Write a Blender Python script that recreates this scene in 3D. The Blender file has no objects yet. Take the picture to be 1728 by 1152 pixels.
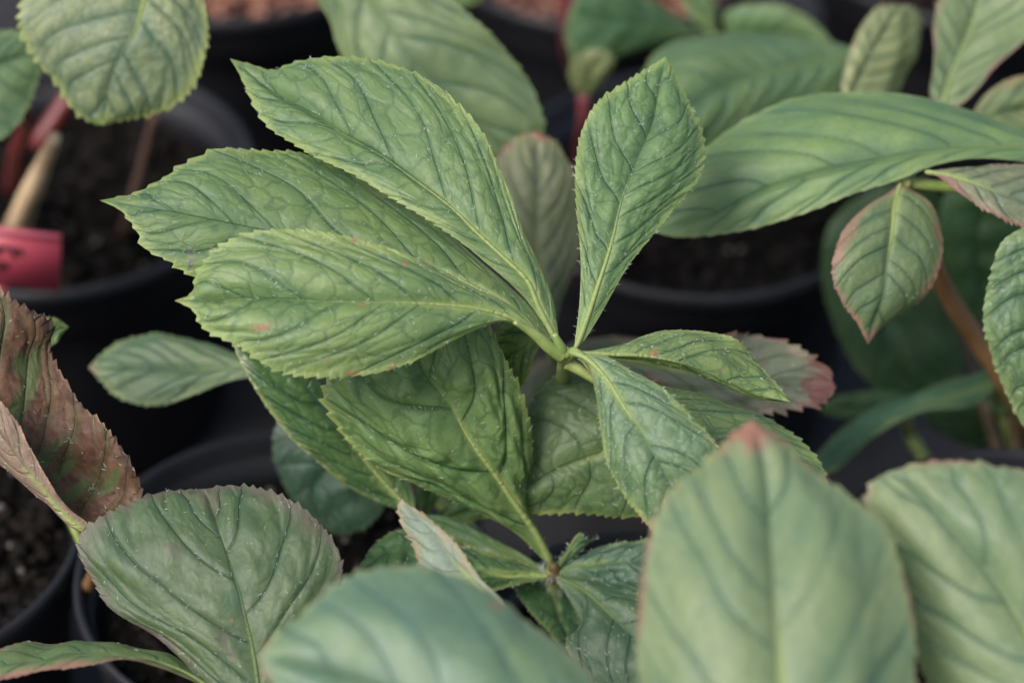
import bpy, math, random
import numpy as np

# ------------------------------------------------------------------ camera
scene = bpy.context.scene
PITCH = math.radians(40.0)
FOCUS = 0.760
LENS, SENSOR, PW, PH = 90.0, 36.0, 1728.0, 1152.0
FPX = LENS / SENSOR * PW
CAM = np.array([0.0, -0.75 * math.cos(PITCH), 0.245 + 0.75 * math.sin(PITCH)])
RIGHT = np.array([1.0, 0, 0])
UP = np.array([0, math.sin(PITCH), math.cos(PITCH)])
FWD = np.array([0, math.cos(PITCH), -math.sin(PITCH)])
cd = bpy.data.cameras.new('camera')
cd.lens, cd.sensor_width, cd.clip_start, cd.clip_end = LENS, SENSOR, 0.02, 200
cd.dof.use_dof = True
cd.dof.focus_distance = FOCUS
cd.dof.aperture_fstop = 4.9
cam = bpy.data.objects.new('camera', cd)
cam.location = CAM
cam.rotation_euler = (math.pi / 2 - PITCH, 0, 0)
scene.collection.objects.link(cam)
scene.camera = cam

# ------------------------------------------------------------------ light: bright overcast, light from above
SUN_EL, SUN_AZ = math.radians(52), math.radians(-132)     # azimuth measured from +Y (away from camera) towards +X
w = bpy.data.worlds.new('World')
scene.world = w
w.use_nodes = True
wn = w.node_tree
bg = wn.nodes['Background']
sky = wn.nodes.new('ShaderNodeTexSky')
sky.sky_type = 'NISHITA'
sky.sun_disc = False
sky.sun_elevation = SUN_EL
sky.sun_rotation = SUN_AZ
sky.air_density, sky.dust_density, sky.ozone_density = 1.0, 4.0, 1.0
wn.links.new(sky.outputs[0], bg.inputs[0])
bg.inputs[1].default_value = 0.105
sl = bpy.data.lights.new('sun', 'SUN')
sl.energy, sl.angle, sl.color = 1.5, math.radians(24), (1.0, 0.985, 0.95)
so = bpy.data.objects.new('sun', sl)
so.rotation_euler = (-(math.pi / 2 - SUN_EL), 0, -SUN_AZ)
so.location = (0, 1, 2)
scene.collection.objects.link(so)
vs = scene.view_settings
vs.view_transform, vs.look, vs.gamma, vs.exposure = 'Standard', 'None', 1.0, 1.33
vs.use_curve_mapping = False
scene.cycles.use_denoising = True
scene.cycles.max_bounces = 8

# ------------------------------------------------------------------ helpers
RNG = np.random.default_rng(7)
random.seed(7)


def at(x, y, d):
    """a point of the scene seen at (x, y) of the photograph, d metres along the view axis"""
    x, y, d = np.asarray(x, float), np.asarray(y, float), np.asarray(d, float)
    k = d / FPX
    return CAM + (x - PW / 2)[..., None] * k[..., None] * RIGHT - (y - PH / 2)[..., None] * k[..., None] * UP + d[..., None] * FWD


def on_plane(x, y, z):
    r = (x - PW / 2) / FPX * RIGHT - (y - PH / 2) / FPX * UP + FWD
    return CAM + r * ((z - CAM[2]) / r[2])


def link(o, parent=None):
    scene.collection.objects.link(o)
    if parent is not None:
        o.parent = parent
        o.matrix_parent_inverse = parent_inverse(parent)
    return o


def parent_inverse(p):
    from mathutils import Matrix            # meshes are written in world coordinates; only top-level empties are moved
    return Matrix.Translation(p.location).inverted() if p.parent is None else Matrix.Identity(4)


def thing(name, loc, label, cat, group=None):
    o = bpy.data.objects.new(name, None)
    o.empty_display_size = 0.02
    o.location = loc
    o['label'], o['category'] = label, cat
    if group:
        o['group'] = group
    scene.collection.objects.link(o)
    return o


def mesh_obj(name, V, F, mat, parent=None, smooth=True):
    me = bpy.data.meshes.new(name)
    V = np.asarray(V, np.float32)
    F = np.asarray(F, np.int32)
    n = F.shape[1]
    me.vertices.add(len(V))
    me.vertices.foreach_set('co', V.ravel())
    me.loops.add(F.size)
    me.loops.foreach_set('vertex_index', F.ravel())
    me.polygons.add(len(F))
    me.polygons.foreach_set('loop_start', np.arange(0, F.size, n, dtype=np.int32))
    me.polygons.foreach_set('loop_total', np.full(len(F), n, np.int32))
    me.update(calc_edges=True)
    me.validate()
    if smooth:
        me.polygons.foreach_set('use_smooth', np.ones(len(me.polygons), bool))
    me.materials.append(mat)
    o = bpy.data.objects.new(name, me)
    link(o, parent)
    return o


def fattr(me, name, arr):
    a = me.attributes.new(name, 'FLOAT', 'POINT')
    a.data.foreach_set('value', np.asarray(arr, np.float32).ravel())


def vattr(me, name, arr):
    a = me.attributes.new(name, 'FLOAT_VECTOR', 'POINT')
    a.data.foreach_set('vector', np.asarray(arr, np.float32).ravel())


def spline(pts, n=None, u=None):
    """Catmull-Rom through pts (k,dim), sampled evenly by chord length"""
    P = np.asarray(pts, float)
    if u is None:
        u = np.linspace(0, 1, n)
    if len(P) == 2:
        return P[0] + (P[1] - P[0]) * u[:, None]
    seg = np.sqrt(np.linalg.norm(np.diff(P[:, :2], axis=0), axis=1)) + 1e-6
    t = np.concatenate([[0], np.cumsum(seg)])
    dP = np.gradient(P, t, axis=0)
    tt = np.linspace(0, t[-1], 600)
    i = np.clip(np.searchsorted(t, tt, side='right') - 1, 0, len(P) - 2)
    h = (t[i + 1] - t[i])[:, None]
    s = ((tt - t[i]) / (t[i + 1] - t[i]))[:, None]
    C = ((2 * s**3 - 3 * s**2 + 1) * P[i] + (s**3 - 2 * s**2 + s) * h * dP[i]
         + (-2 * s**3 + 3 * s**2) * P[i + 1] + (s**3 - s**2) * h * dP[i + 1])
    L = np.concatenate([[0], np.cumsum(np.linalg.norm(np.diff(C[:, :2], axis=0), axis=1))])
    L /= L[-1]
    return np.stack([np.interp(u, L, C[:, k]) for k in range(C.shape[1])], 1)


def prof(vals, u):
    vals = np.atleast_1d(np.asarray(vals, float))
    if len(vals) == 1:
        return np.full_like(u, vals[0])
    x = np.linspace(0, 1, len(vals))
    y = np.interp(u, x, vals)
    k = max(3, len(u) // 10) | 1                      # smooth the corners
    pad = np.pad(y, k // 2, mode='reflect', reflect_type='odd')
    return np.convolve(pad, np.ones(k) / k, 'valid')


def smooth01(x, a, b):
    t = np.clip((x - a) / (b - a), 0, 1)
    return t * t * (3 - 2 * t)


def wob(n, seed, x):
    """smooth 1-d noise"""
    r = np.random.default_rng(seed)
    out = np.zeros_like(x)
    for k in range(1, n + 1):
        out = out + r.normal() / k**0.6 * np.sin(2 * np.pi * (k * x + r.random()))
    return out / 2.0


# ------------------------------------------------------------------ materials
def new_mat(name):
    m = bpy.data.materials.new(name)
    m.use_nodes = True
    nt = m.node_tree
    for n in list(nt.nodes):
        nt.nodes.remove(n)
    out = nt.nodes.new('ShaderNodeOutputMaterial')
    return m, nt, out


class NT:
    def __init__(s, nt):
        s.nt = nt

    def n(s, t, **kw):
        nd = s.nt.nodes.new(t)
        for k, v in kw.items():
            setattr(nd, k, v)
        return nd

    def set(s, sock, v):
        if isinstance(v, bpy.types.NodeSocket):
            s.nt.links.new(v, sock)
        elif isinstance(v, (tuple, list)) and len(v) == 3 and sock.type == 'RGBA':
            sock.default_value = (*v, 1)
        else:
            sock.default_value = v

    def attr(s, name, vec=False):
        nd = s.n('ShaderNodeAttribute', attribute_name=name)
        return nd.outputs['Vector' if vec else 'Fac']

    def math(s, op, a, b=0.5, c=0.5, clamp=False):
        nd = s.n('ShaderNodeMath', operation=op, use_clamp=clamp)
        s.set(nd.inputs[0], a)
        s.set(nd.inputs[1], b)
        s.set(nd.inputs[2], c)
        return nd.outputs[0]

    def ramp(s, v, a, b, lo=0.0, hi=1.0):
        nd = s.n('ShaderNodeMapRange', interpolation_type='SMOOTHSTEP')
        s.set(nd.inputs[0], v)
        for i, x in enumerate((a, b, lo, hi)):
            s.set(nd.inputs[1 + i], x)
        return nd.outputs[0]

    def mix(s, f, a, b, mode='MIX'):
        nd = s.n('ShaderNodeMix', data_type='RGBA', blend_type=mode)
        s.set(nd.inputs[0], f)
        s.set(nd.inputs[6], a)
        s.set(nd.inputs[7], b)
        return nd.outputs[2]

    def noise(s, vec, scale, detail=3, rough=0.55):
        nd = s.n('ShaderNodeTexNoise')
        if vec is not None:
            s.set(nd.inputs['Vector'], vec)
        nd.inputs['Scale'].default_value = scale
        nd.inputs['Detail'].default_value = detail
        nd.inputs['Roughness'].default_value = rough
        return nd.outputs['Fac']

    def voro(s, vec, scale, feature='DISTANCE_TO_EDGE', out='Distance', rnd=1.0):
        nd = s.n('ShaderNodeTexVoronoi', feature=feature)
        s.set(nd.inputs['Vector'], vec)
        nd.inputs['Scale'].default_value = scale
        nd.inputs['Randomness'].default_value = rnd
        return nd.outputs[out]

    def vmath(s, op, a, b=(0, 0, 0), sc=1.0):
        nd = s.n('ShaderNodeVectorMath', operation=op)
        s.set(nd.inputs[0], a)
        s.set(nd.inputs[1], b)
        if op == 'SCALE':
            s.set(nd.inputs[3], sc)
        return nd.outputs[0]


LEAF = dict(green=(.086, .150, .060), yellow=(.176, .232, .076), blue=(.048, .105, .070), vein=(.030, .076, .032), veinamt=.48, patch=.50,
            rim=(.28, .335, .10), rimamt=.52, rimw=.0021, rib=(.27, .33, .11), ribend=.62, rough=.50, spec=.36, trans=.27,
            cell=.85, tip=None, tipat=.9, blight=None, blightamt=0.0, spots=.25, mark=(.27, .115, .062))


def leaf_mat(name, **kw):
    p = dict(LEAF)
    p.update(kw)
    m, nt, out = new_mat(name)
    g = NT(nt)
    uv = g.attr('leafuv', True)          # metres along / across the blade
    cellv = g.attr('cell', True)         # follows the side veins
    vein, rim, uu, rib = g.attr('vein'), g.attr('rim'), g.attr('uu'), g.attr('rib')
    n1 = g.noise(uv, 38, 3)
    n2 = g.noise(uv, 140, 4)
    n3 = g.noise(uv, 900, 3)
    # cells of the finest veins, slightly warped
    cn = g.n('ShaderNodeTexNoise')
    g.set(cn.inputs['Vector'], uv)
    cn.inputs['Scale'].default_value = 160
    warp = g.vmath('ADD', cellv, g.vmath('SCALE', g.vmath('SUBTRACT', cn.outputs['Color'], (.5, .5, .5)), sc=.7))
    ce = g.voro(warp, 1.0)
    ce2 = g.voro(warp, 2.6)
    cid = g.voro(warp, 1.0, feature='F1', out='Color')
    line = g.ramp(ce, 0.0, .10, 1.0, 0.0)
    line2 = g.ramp(ce2, 0.0, .12, 1.0, 0.0)
    fr = g.math('FRACT', g.math('ADD', g.attr('ph'), g.math('MULTIPLY', g.math('SUBTRACT', n2, .5), .05)))
    vd = g.math('MULTIPLY', g.math('MINIMUM', fr, g.math('SUBTRACT', 1.0, fr)), g.attr('phs'))
    crisp = g.math('MULTIPLY', g.ramp(vd, .00008, .00042, 1.0, 0.0), g.ramp(vein, .10, .42))
    # colour: yellow-green between the veins, blue-green along them
    away = g.attr('between')
    f = g.math('MULTIPLY_ADD', g.ramp(n1, .30, .70), .75, g.math('MULTIPLY', away, .45))
    f = g.math('MULTIPLY', g.math('ADD', f, g.math('MULTIPLY', g.math('SUBTRACT', n2, .5), .5)), p['patch'], clamp=True)
    col = g.mix(f, p['green'], p['yellow'])
    fb = g.math('MULTIPLY', g.ramp(g.noise(g.vmath('ADD', uv, (3.3, 1.7, 0)), 55, 2), .46, .72), g.math('SUBTRACT', 1.0, away), clamp=True)
    col = g.mix(g.math('MULTIPLY', fb, .5), col, p['blue'])
    col = g.mix(g.math('MULTIPLY', g.math('MULTIPLY', line, p['cell']), .62, clamp=True), col, p['vein'])
    col = g.mix(g.math('MULTIPLY', line2, .13), col, p['vein'])
    col = g.mix(g.math('MULTIPLY', vein, p['veinamt']), col, p['vein'])
    col = g.mix(g.math('MULTIPLY', crisp, .30 * p['veinamt']), col, tuple(c * .6 for c in p['vein']))
    # pale midrib towards the base
    rb = g.math('MULTIPLY', rib, g.ramp(uu, p['ribend'] - .35, p['ribend'], 1.0, 0.0))
    col = g.mix(g.math('MULTIPLY', rb, .85), col, p['rib'])
    # yellow margin
    rn = g.math('MULTIPLY', g.ramp(rim, 0.0, g.math('MULTIPLY', g.math('ADD', g.ramp(g.noise(uv, 95, 4, .7), .32, .72), .12), p['rimw'] * 2.4), 1.0, 0.0), g.ramp(uu, .05, .55, .35 * p['rimamt'], p['rimamt']))
    col = g.mix(rn, col, p['rim'])
    # browned or reddened tissue: at the tip, along the margin, in blotches
    if p['blight'] is not None:
        wide = g.ramp(rim, 0.0, g.math('MULTIPLY', g.ramp(n1, .42, .75), .014 * max(p['blightamt'], .05) * 2), 1.0, 0.0)
        wide = g.math('MULTIPLY', wide, g.ramp(g.noise(uv, 70, 3), .42, .55))
        blot = g.ramp(g.noise(g.vmath('ADD', uv, (9.1, 2.2, 0)), 60, 5, .65), .72 - .32 * p['blightamt'], .80 - .32 * p['blightamt'])
        blot = g.math('MULTIPLY', blot, min(1.0, p['blightamt'] * 1.3))
        bc = g.mix(n2, p['blight'], tuple(c * .55 for c in p['blight']))
        col = g.mix(g.math('MAXIMUM', wide, blot, clamp=True), col, bc)
    if p.get('mottle'):
        mo_ = g.ramp(g.noise(g.vmath('ADD', uv, (1.3, 7.7, 0)), 210, 8, .72), .40, .66)
        col = g.mix(g.math('MULTIPLY', mo_, p['mottle']), col, (.030, .010, .008))
        mo2 = g.ramp(g.noise(g.vmath('ADD', uv, (4.3, 2.7, 0)), 420, 6, .7), .56, .72)
        col = g.mix(g.math('MULTIPLY', mo2, p['mottle'] * .6), col, (.26, .14, .09))
    if p['tip'] is not None:
        t = g.ramp(g.math('ADD', uu, g.math('MULTIPLY', g.math('SUBTRACT', g.noise(uv, 110, 5, .7), .5), .26)), p['tipat'] - .02, p['tipat'] + .05)
        col = g.mix(t, col, p['tip'])
    sp = g.voro(uv, 60, feature='F1')
    spm = g.math('MULTIPLY', g.ramp(g.math('ADD', sp, g.math('MULTIPLY', n3, .12)), .07, .13, 1.0, 0.0), p['spots'])
    spm = g.math('MULTIPLY', spm, g.ramp(g.noise(uv, 27, 1), .52, .6))
    col = g.mix(spm, col, (.30, .13, .07))
    col = g.mix(g.math('MULTIPLY', g.attr('mark'), .75), col, p['mark'])
    col = g.mix(g.math('MULTIPLY', g.ramp(n3, .35, .7), .16), col, (.02, .045, .02))
    # relief of the fine veins
    h = g.math('MULTIPLY', g.ramp(ce, 0.0, .42), p.get('cellb', p['cell']))
    h = g.math('ADD', h, g.math('MULTIPLY', g.ramp(ce2, 0, .4), .22))
    h = g.math('ADD', h, g.math('MULTIPLY', n3, .22))
    h = g.math('SUBTRACT', h, g.math('MULTIPLY', crisp, .9))
    bump = g.n('ShaderNodeBump')
    bump.inputs['Strength'].default_value = 0.85
    bump.inputs['Distance'].default_value = 0.0003
    g.set(bump.inputs['Height'], h)
    pb = g.n('ShaderNodeBsdfPrincipled')
    g.set(pb.inputs['Base Color'], col)
    g.set(pb.inputs['Roughness'], g.math('ADD', g.math('MULTIPLY', n2, .22), p['rough'] - .10))
    pb.inputs['Specular IOR Level'].default_value = p['spec']
    g.set(pb.inputs['Normal'], bump.outputs[0])
    tr = g.n('ShaderNodeBsdfTranslucent')
    g.set(tr.inputs[0], g.mix(.55, col, (.25, .40, .05), 'MIX'))
    g.set(tr.inputs['Normal'], bump.outputs[0])
    mx = g.n('ShaderNodeMixShader')
    mx.inputs[0].default_value = p['trans']
    nt.links.new(pb.outputs[0], mx.inputs[1])
    nt.links.new(tr.outputs[0], mx.inputs[2])
    nt.links.new(mx.outputs[0], out.inputs[0])
    return m


def plain_mat(name, c1, c2=None, scale=60, rough=.5, spec=.4, bump=0.0, bscale=None, trans=0.0):
    m, nt, out = new_mat(name)
    g = NT(nt)
    tc = g.n('ShaderNodeTexCoord').outputs['Object']
    n = g.noise(tc, scale, 5, .6)
    pb = g.n('ShaderNodeBsdfPrincipled')
    g.set(pb.inputs['Base Color'], g.mix(g.ramp(n, .3, .7), c1, c2 or c1))
    g.set(pb.inputs['Roughness'], g.math('ADD', g.math('MULTIPLY', n, .2), rough - .1))
    pb.inputs['Specular IOR Level'].default_value = spec
    if bump:
        b = g.n('ShaderNodeBump')
        b.inputs['Strength'].default_value = 1.0
        b.inputs['Distance'].default_value = bump
        g.set(b.inputs['Height'], g.noise(tc, bscale or scale * 4, 4, .65))
        g.set(pb.inputs['Normal'], b.outputs[0])
    nt.links.new(pb.outputs[0], out.inputs[0])
    return m


MATS = {}


def lm(key, **kw):
    k = (key, tuple(sorted((a, str(b)) for a, b in kw.items())))
    if k not in MATS:
        d = dict(PAL[key])
        d.update(kw)
        MATS[k] = leaf_mat('leaf_' + key, **d)
    return MATS[k]


PINK = (.42, .16, .14)
PAL = dict(
    fresh=dict(),
    upright=dict(yellow=(.16, .25, .085), patch=.45, cell=.8),
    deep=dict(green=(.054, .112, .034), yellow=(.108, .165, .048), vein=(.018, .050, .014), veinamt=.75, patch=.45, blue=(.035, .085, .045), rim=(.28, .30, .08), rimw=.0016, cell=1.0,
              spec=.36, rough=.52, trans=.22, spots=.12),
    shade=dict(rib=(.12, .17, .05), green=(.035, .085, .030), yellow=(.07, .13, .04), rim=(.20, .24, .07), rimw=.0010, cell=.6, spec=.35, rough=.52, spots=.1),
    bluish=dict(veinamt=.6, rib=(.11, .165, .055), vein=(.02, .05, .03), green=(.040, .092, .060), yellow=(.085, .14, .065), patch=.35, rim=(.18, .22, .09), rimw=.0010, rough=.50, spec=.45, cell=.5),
    pale=dict(green=(.112, .170, .090), yellow=(.178, .222, .104), patch=.8, vein=(.040, .090, .056), veinamt=.75, blue=(.055, .12, .085), rim=(.24, .25, .10), rimw=.0016, cell=.35),
    dusky=dict(rib=(.10, .14, .05), green=(.055, .094, .042), yellow=(.095, .130, .054), vein=(.022, .050, .022), veinamt=.85, rim=(.105, .082, .066), patch=.5, rimw=.0044, rimamt=.75, blight=(.095, .068, .060), blightamt=.40, cell=.6, spots=.3),
    brown=dict(cellb=1.3, mottle=.75, mark=(.050, .080, .024), green=(.046, .0165, .0115), yellow=(.155, .066, .040), blue=(.050, .085, .020), vein=(.048, .080, .022), patch=.75, rim=(.30, .18, .12), rimw=.0010, rib=(.20, .12, .08), rough=.62, spec=.28, trans=.05,
               blight=(.030, .014, .011), blightamt=.45, cell=.25, spots=.3, veinamt=.5),
    flap=dict(green=(.15, .09, .072), yellow=(.21, .135, .105), blue=(.17, .17, .095), vein=(.17, .15, .09), patch=.8, rim=(.40, .24, .14), rimw=.0010, rough=.6, spec=.3, trans=.05, blight=(.15, .09, .07), blightamt=.25, cell=.6),
    greyed=dict(green=(.105, .128, .088), yellow=(.15, .15, .10), blue=(.09, .10, .075), patch=.7, rim=(.22, .15, .11), vein=(.07, .09, .06), rimw=.003, blight=(.24, .11, .10), blightamt=.32, cell=.4, spots=.3),
    edged=dict(green=(.085, .135, .070), yellow=(.20, .235, .09), rim=(.27, .135, .10), rimamt=.9, rimw=.0030, blight=(.26, .13, .10), blightamt=.14, cell=.35),
    underside=dict(veinamt=.3, green=(.185, .235, .19), yellow=(.22, .265, .205), blue=(.18, .22, .17), vein=(.15, .19, .12), patch=.6, rim=(.33, .22, .12), rimw=.0022, rough=.6, spec=.25, cell=.2,
                   blight=(.24, .16, .11), blightamt=.10),
    far=dict(rib=(.12, .175, .065), vein=(.030, .070, .035), veinamt=.62, green=(.068, .122, .056), yellow=(.135, .18, .065), rim=(.17, .21, .08), patch=.6, cell=.2, spots=0),
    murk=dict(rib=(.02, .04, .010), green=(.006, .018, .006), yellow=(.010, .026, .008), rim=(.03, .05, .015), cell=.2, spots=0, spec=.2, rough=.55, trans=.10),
)
HAIR = plain_mat('leaf_hair', (.52, .56, .50), rough=.35, spec=.5)
RIBM = plain_mat('midrib', (.22, .28, .085), (.28, .33, .12), 90, .4, .5)
STALK = plain_mat('green_stalk', (.13, .185, .045), (.22, .25, .08), 120, .42, .5, .0002)
STALK_BROWN = plain_mat('brown_stalk', (.17, .085, .035), (.22, .12, .05), 120, .5, .4, .0002)
DARKB = plain_mat('bud_brown', (.05, .035, .015), (.09, .06, .025), 300, .6, .3)
STALK_RED = plain_mat('red_stalk', (.085, .010, .011), (.12, .018, .018), 80, .45, .4, .0002)


# ------------------------------------------------------------------ leaf builder
LEAFNO = [0]


def leaf(plant, mid, A, B, d, eA=0.0, eB=0.0, mat='fresh', mk=None, nv=9, quilt=.0008, bulge=.0022, teeth=.0011, tn=28, tooth0=.22,
         ruffle=.0010, hairs=200, res=1, open_tip=False, slope=(.17, .15), rib=.0011, ribto=.75, name='leaflet', label=None, undul=.0008, cells=1.0,
         cilia=0, marks=()):
    LEAFNO[0] += 1
    seed = LEAFNO[0] * 13
    rng = np.random.default_rng(seed)
    NU, NH = {2: (360, 52), 1: (200, 30), 0: (90, 16)}[res]
    u = np.linspace(0, 1, NU)
    M2 = spline(mid, u=u)
    if not open_tip:
        A = [mid[0][:2]] + list(A) + [mid[-1][:2]]
        B = [mid[0][:2]] + list(B) + [mid[-1][:2]]
    A2, B2 = spline(A, u=u), spline(B, u=u)
    dm = prof(d, u)
    env = np.sin(np.pi * np.clip(u, 0, 1))**.6 if not open_tip else np.clip(u * 3, 0, 1)
    M = at(M2[:, 0], M2[:, 1], dm)
    PA = at(A2[:, 0], A2[:, 1], dm + prof(eA, u) * env)
    PB = at(B2[:, 0], B2[:, 1], dm + prof(eB, u) * env)
    h = np.linspace(0, 1, NH + 1)
    h = h + .12 * np.sin(2 * np.pi * h) / (2 * np.pi) * -1 + 0     # mild clustering
    h = np.clip(1 - (1 - h)**1.15, 0, 1)
    V = np.concatenate([-h[:0:-1], h])
    nvv = len(V)
    av = np.abs(V)[None, :]
    side = np.where(V < 0, 0, 1)
    E = np.where((V < 0)[None, :, None], PA[:, None], PB[:, None])
    S = M[:, None] + (E - M[:, None]) * av[..., None]
    # surface frame
    def normals(S):
        du = np.gradient(S, axis=0)
        dv = np.gradient(S, axis=1)
        n = np.cross(du, dv)
        n /= np.linalg.norm(n, axis=2, keepdims=True) + 1e-12
        return n
    N = normals(S)
    c = N[NU // 2, nvv // 2]
    flip = np.dot(c, CAM - S[NU // 2, nvv // 2]) < 0
    if flip:
        N = -N
    half = np.where((V < 0)[None, :], np.linalg.norm(PA - M, axis=1)[:, None], np.linalg.norm(PB - M, axis=1)[:, None])   # half width, m
    arc = np.concatenate([[0], np.cumsum(np.linalg.norm(np.diff(M, axis=0), axis=1))])
    length = arc[-1]
    U = u[:, None] + 0 * av
    wmax = half.max()
    # the lamina: each half swells between midrib and margin
    S = S + N * (bulge * (half / wmax) * np.sin(np.pi * av**.8) * (.8 + .2 * np.sin(U * 5 + seed)))[..., None]
    # slow unevenness
    und = np.zeros_like(U)
    for k in range(5):
        a, b = rng.normal(0, 2.2), rng.normal(0, 1.6)
        und += np.sin(2 * np.pi * (a * U + b * V[None] * .5) + rng.random() * 6.28) / 2.2
    S = S + N * (undul * und * np.clip(half / wmax, 0, 1))[..., None]
    # margin waves
    rw = np.where((V < 0)[None, :], wob(7, seed + 1, u)[:, None], wob(7, seed + 2, u)[:, None])
    S = S + N * (ruffle * rw * av**3 * np.clip(half / wmax, 0, 1))[..., None]
    # side veins: impressed lines, quilted tissue between
    rel = half / wmax
    u0 = U - (slope[0] * av + slope[1] * av**2) * (rel**.7)
    ug = np.linspace(-.6, 1.4, 400)
    wv = np.where((V < 0)[None, :], np.interp(u0, ug, wob(5, seed + 3, ug * .7)), np.interp(u0, ug, wob(5, seed + 4, ug * .7))) * .36
    ph = np.sign(u0) * np.abs(u0)**.92 * nv + wv + np.where(side == 0, 0.0, .45)[None, :] + .05 * np.sin(9 * av + seed)
    # minor forks near the margin
    t = ph - np.floor(ph)
    dist = np.minimum(t, 1 - t)
    spacing = length / nv
    kk = math.sin(math.atan2(wmax, (slope[0] + slope[1]) * length))        # veins run at a slant: true distance across them
    dm_ = dist * spacing * kk
    vein = (.72 * np.exp(-(dm_ / .00042)**2) + .25 * np.exp(-(dm_ / .0012)**2)) * np.clip(1.15 - av * .55, 0, 1) * smooth01(half, .0015, .006)
    vs_ = .55 + .6 * np.modf(np.abs(np.sin(np.floor(ph + .5) * 12.9898 + side[None] * 78.2 + seed)) * 43.7)[0]     # some veins stronger than others
    fork = np.abs(t - .46 * smooth01(av, .36, 1.0)) * spacing * kk
    fork2 = np.abs(t - 1 + .30 * smooth01(av, .55, 1.0)) * spacing * kk
    vein = vein * vs_ + .55 * np.exp(-(fork / .0006)**2) * smooth01(av, .36, .52) * vs_ + .4 * np.exp(-(fork2 / .0005)**2) * smooth01(av, .55, .7)
    vein = np.clip(vein * smooth01(half, .0015, .006), 0, 1)
    between = np.sin(np.pi * t)**.8
    dq = np.minimum(dm_, np.where(av > .36, fork + .5 * spacing * (1 - smooth01(av, .36, .7)), 1.0))
    q = (1 - np.exp(-(dq / (.15 * spacing * kk))**1.3)) * (.6 + .4 * vs_) * smooth01(av, .02, .22) * (1 - .75 * smooth01(av, .72, 1.0)) * smooth01(half, .002, .012)
    # cross veins: transverse puckers
    al = (.57 * U * length + .82 * av * half) / spacing
    cr = np.sin(2 * np.pi * (al * 1.9 + .35 * np.sin(np.floor(ph) * 2.1 + side[None] * 1.7) + .2 * np.sin(6 * ph)))
    q2 = .20 * cells * np.clip(cr, -1, .6) * q
    S = S + N * (.42 * quilt * (q + q2))[..., None]
    # midrib groove
    ribd = av * half
    groove = np.exp(-(ribd / .0012)**2)
    S = S - N * (.00045 * groove * smooth01(half, .002, .008))[..., None]
    # teeth
    out = (E - M[:, None])
    out = out / (np.linalg.norm(out, axis=2, keepdims=True) + 1e-9)
    fw = np.gradient(M, axis=0)
    fw = fw / (np.linalg.norm(fw, axis=1, keepdims=True) + 1e-9)
    for sd, sg in ((0, V < 0), (1, V > 0)):
        jit = wob(9, seed + 6 + sd, u) * .5
        tp = u * tn + jit
        ti = np.floor(tp).astype(int)
        ts = tp - ti
        amp = rng.uniform(.35, 1.25, ti.max() - ti.min() + 2)[ti - ti.min()]
        saw = np.where(ts < .78, (ts / .78)**1.4, (1 - ts) / .22) * amp
        saw *= smooth01(u, tooth0, tooth0 + .2) * (1 - smooth01(u, .97, 1.0)) * np.clip(half[:, 0 if sd == 0 else -1] / .006, 0, 1)
        wgt = smooth01(np.abs(V[sg]), .86, 1.0)**1.2
        S[:, sg] += (saw[:, None, None] * wgt[None, :, None]) * teeth * (out[:, sg] * .8 + .6 * fw[:, None])
    Vv = S.reshape(-1, 3)
    idx = np.arange(NU * nvv).reshape(NU, nvv)
    F = np.stack([idx[:-1, :-1], idx[1:, :-1], idx[1:, 1:], idx[:-1, 1:]], -1).reshape(-1, 4)
    if flip:
        F = F[:, ::-1]
    o = mesh_obj(name, Vv, F, lm(mat, **(mk or {})), plant)
    if label:
        o['label'] = label
    me = o.data
    off = rng.random(2) * 5
    fattr(me, 'vein', vein)
    fattr(me, 'ph', ph)
    fattr(me, 'phs', np.full_like(U, spacing * kk))
    fattr(me, 'between', between * smooth01(av, .03, .2) * np.ones_like(U))
    fattr(me, 'uu', U)
    mk_a = np.zeros(NU * nvv)
    for (mx, my, ra, rb, ang) in marks:                     # scars: seed point on the blade, size in metres
        pz = at(mx, my, 1.0) - CAM
        rel_ = Vv - CAM
        dd = np.linalg.norm(np.cross(rel_, pz / np.linalg.norm(pz)), axis=1)
        k0 = np.argmin(dd)
        dx = arc[k0 // nvv] - np.repeat(arc, nvv)
        dy = (V[None] * half).ravel()[k0] - (V[None] * half).ravel()
        ca, sa = math.cos(ang), math.sin(ang)
        rr = np.sqrt(((dx * ca + dy * sa) / ra)**2 + ((dy * ca - dx * sa) / rb)**2)
        mk_a = np.maximum(mk_a, 1 - smooth01(rr + .25 * np.sin(dx * 3000) * np.cos(dy * 2300), .6, 1.15))
    fattr(me, 'mark', mk_a)
    fattr(me, 'rib', np.exp(-(ribd / (.0005 + .0010 * (1 - U)))**2))
    tipd = np.where(np.full_like(U, not open_tip, dtype=bool), (1 - U) * length * .6 + .0003, 1.0)
    fattr(me, 'rim', np.minimum((1 - av) * half, tipd))
    vattr(me, 'leafuv', np.stack([arc[:, None] + 0 * av + off[0], V[None] * half + off[1], 0 * U], -1).reshape(-1, 3))
    vattr(me, 'cell', np.stack([ph * 2.0 + side[None] * 37.3 + off[0] * 7, al * 2.2 + off[1] * 7, 0 * U], -1).reshape(-1, 3))
    NN = normals(S)
    if np.dot(NN[NU // 2, nvv // 2], N[NU // 2, nvv // 2]) < 0:
        NN = -NN
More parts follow.
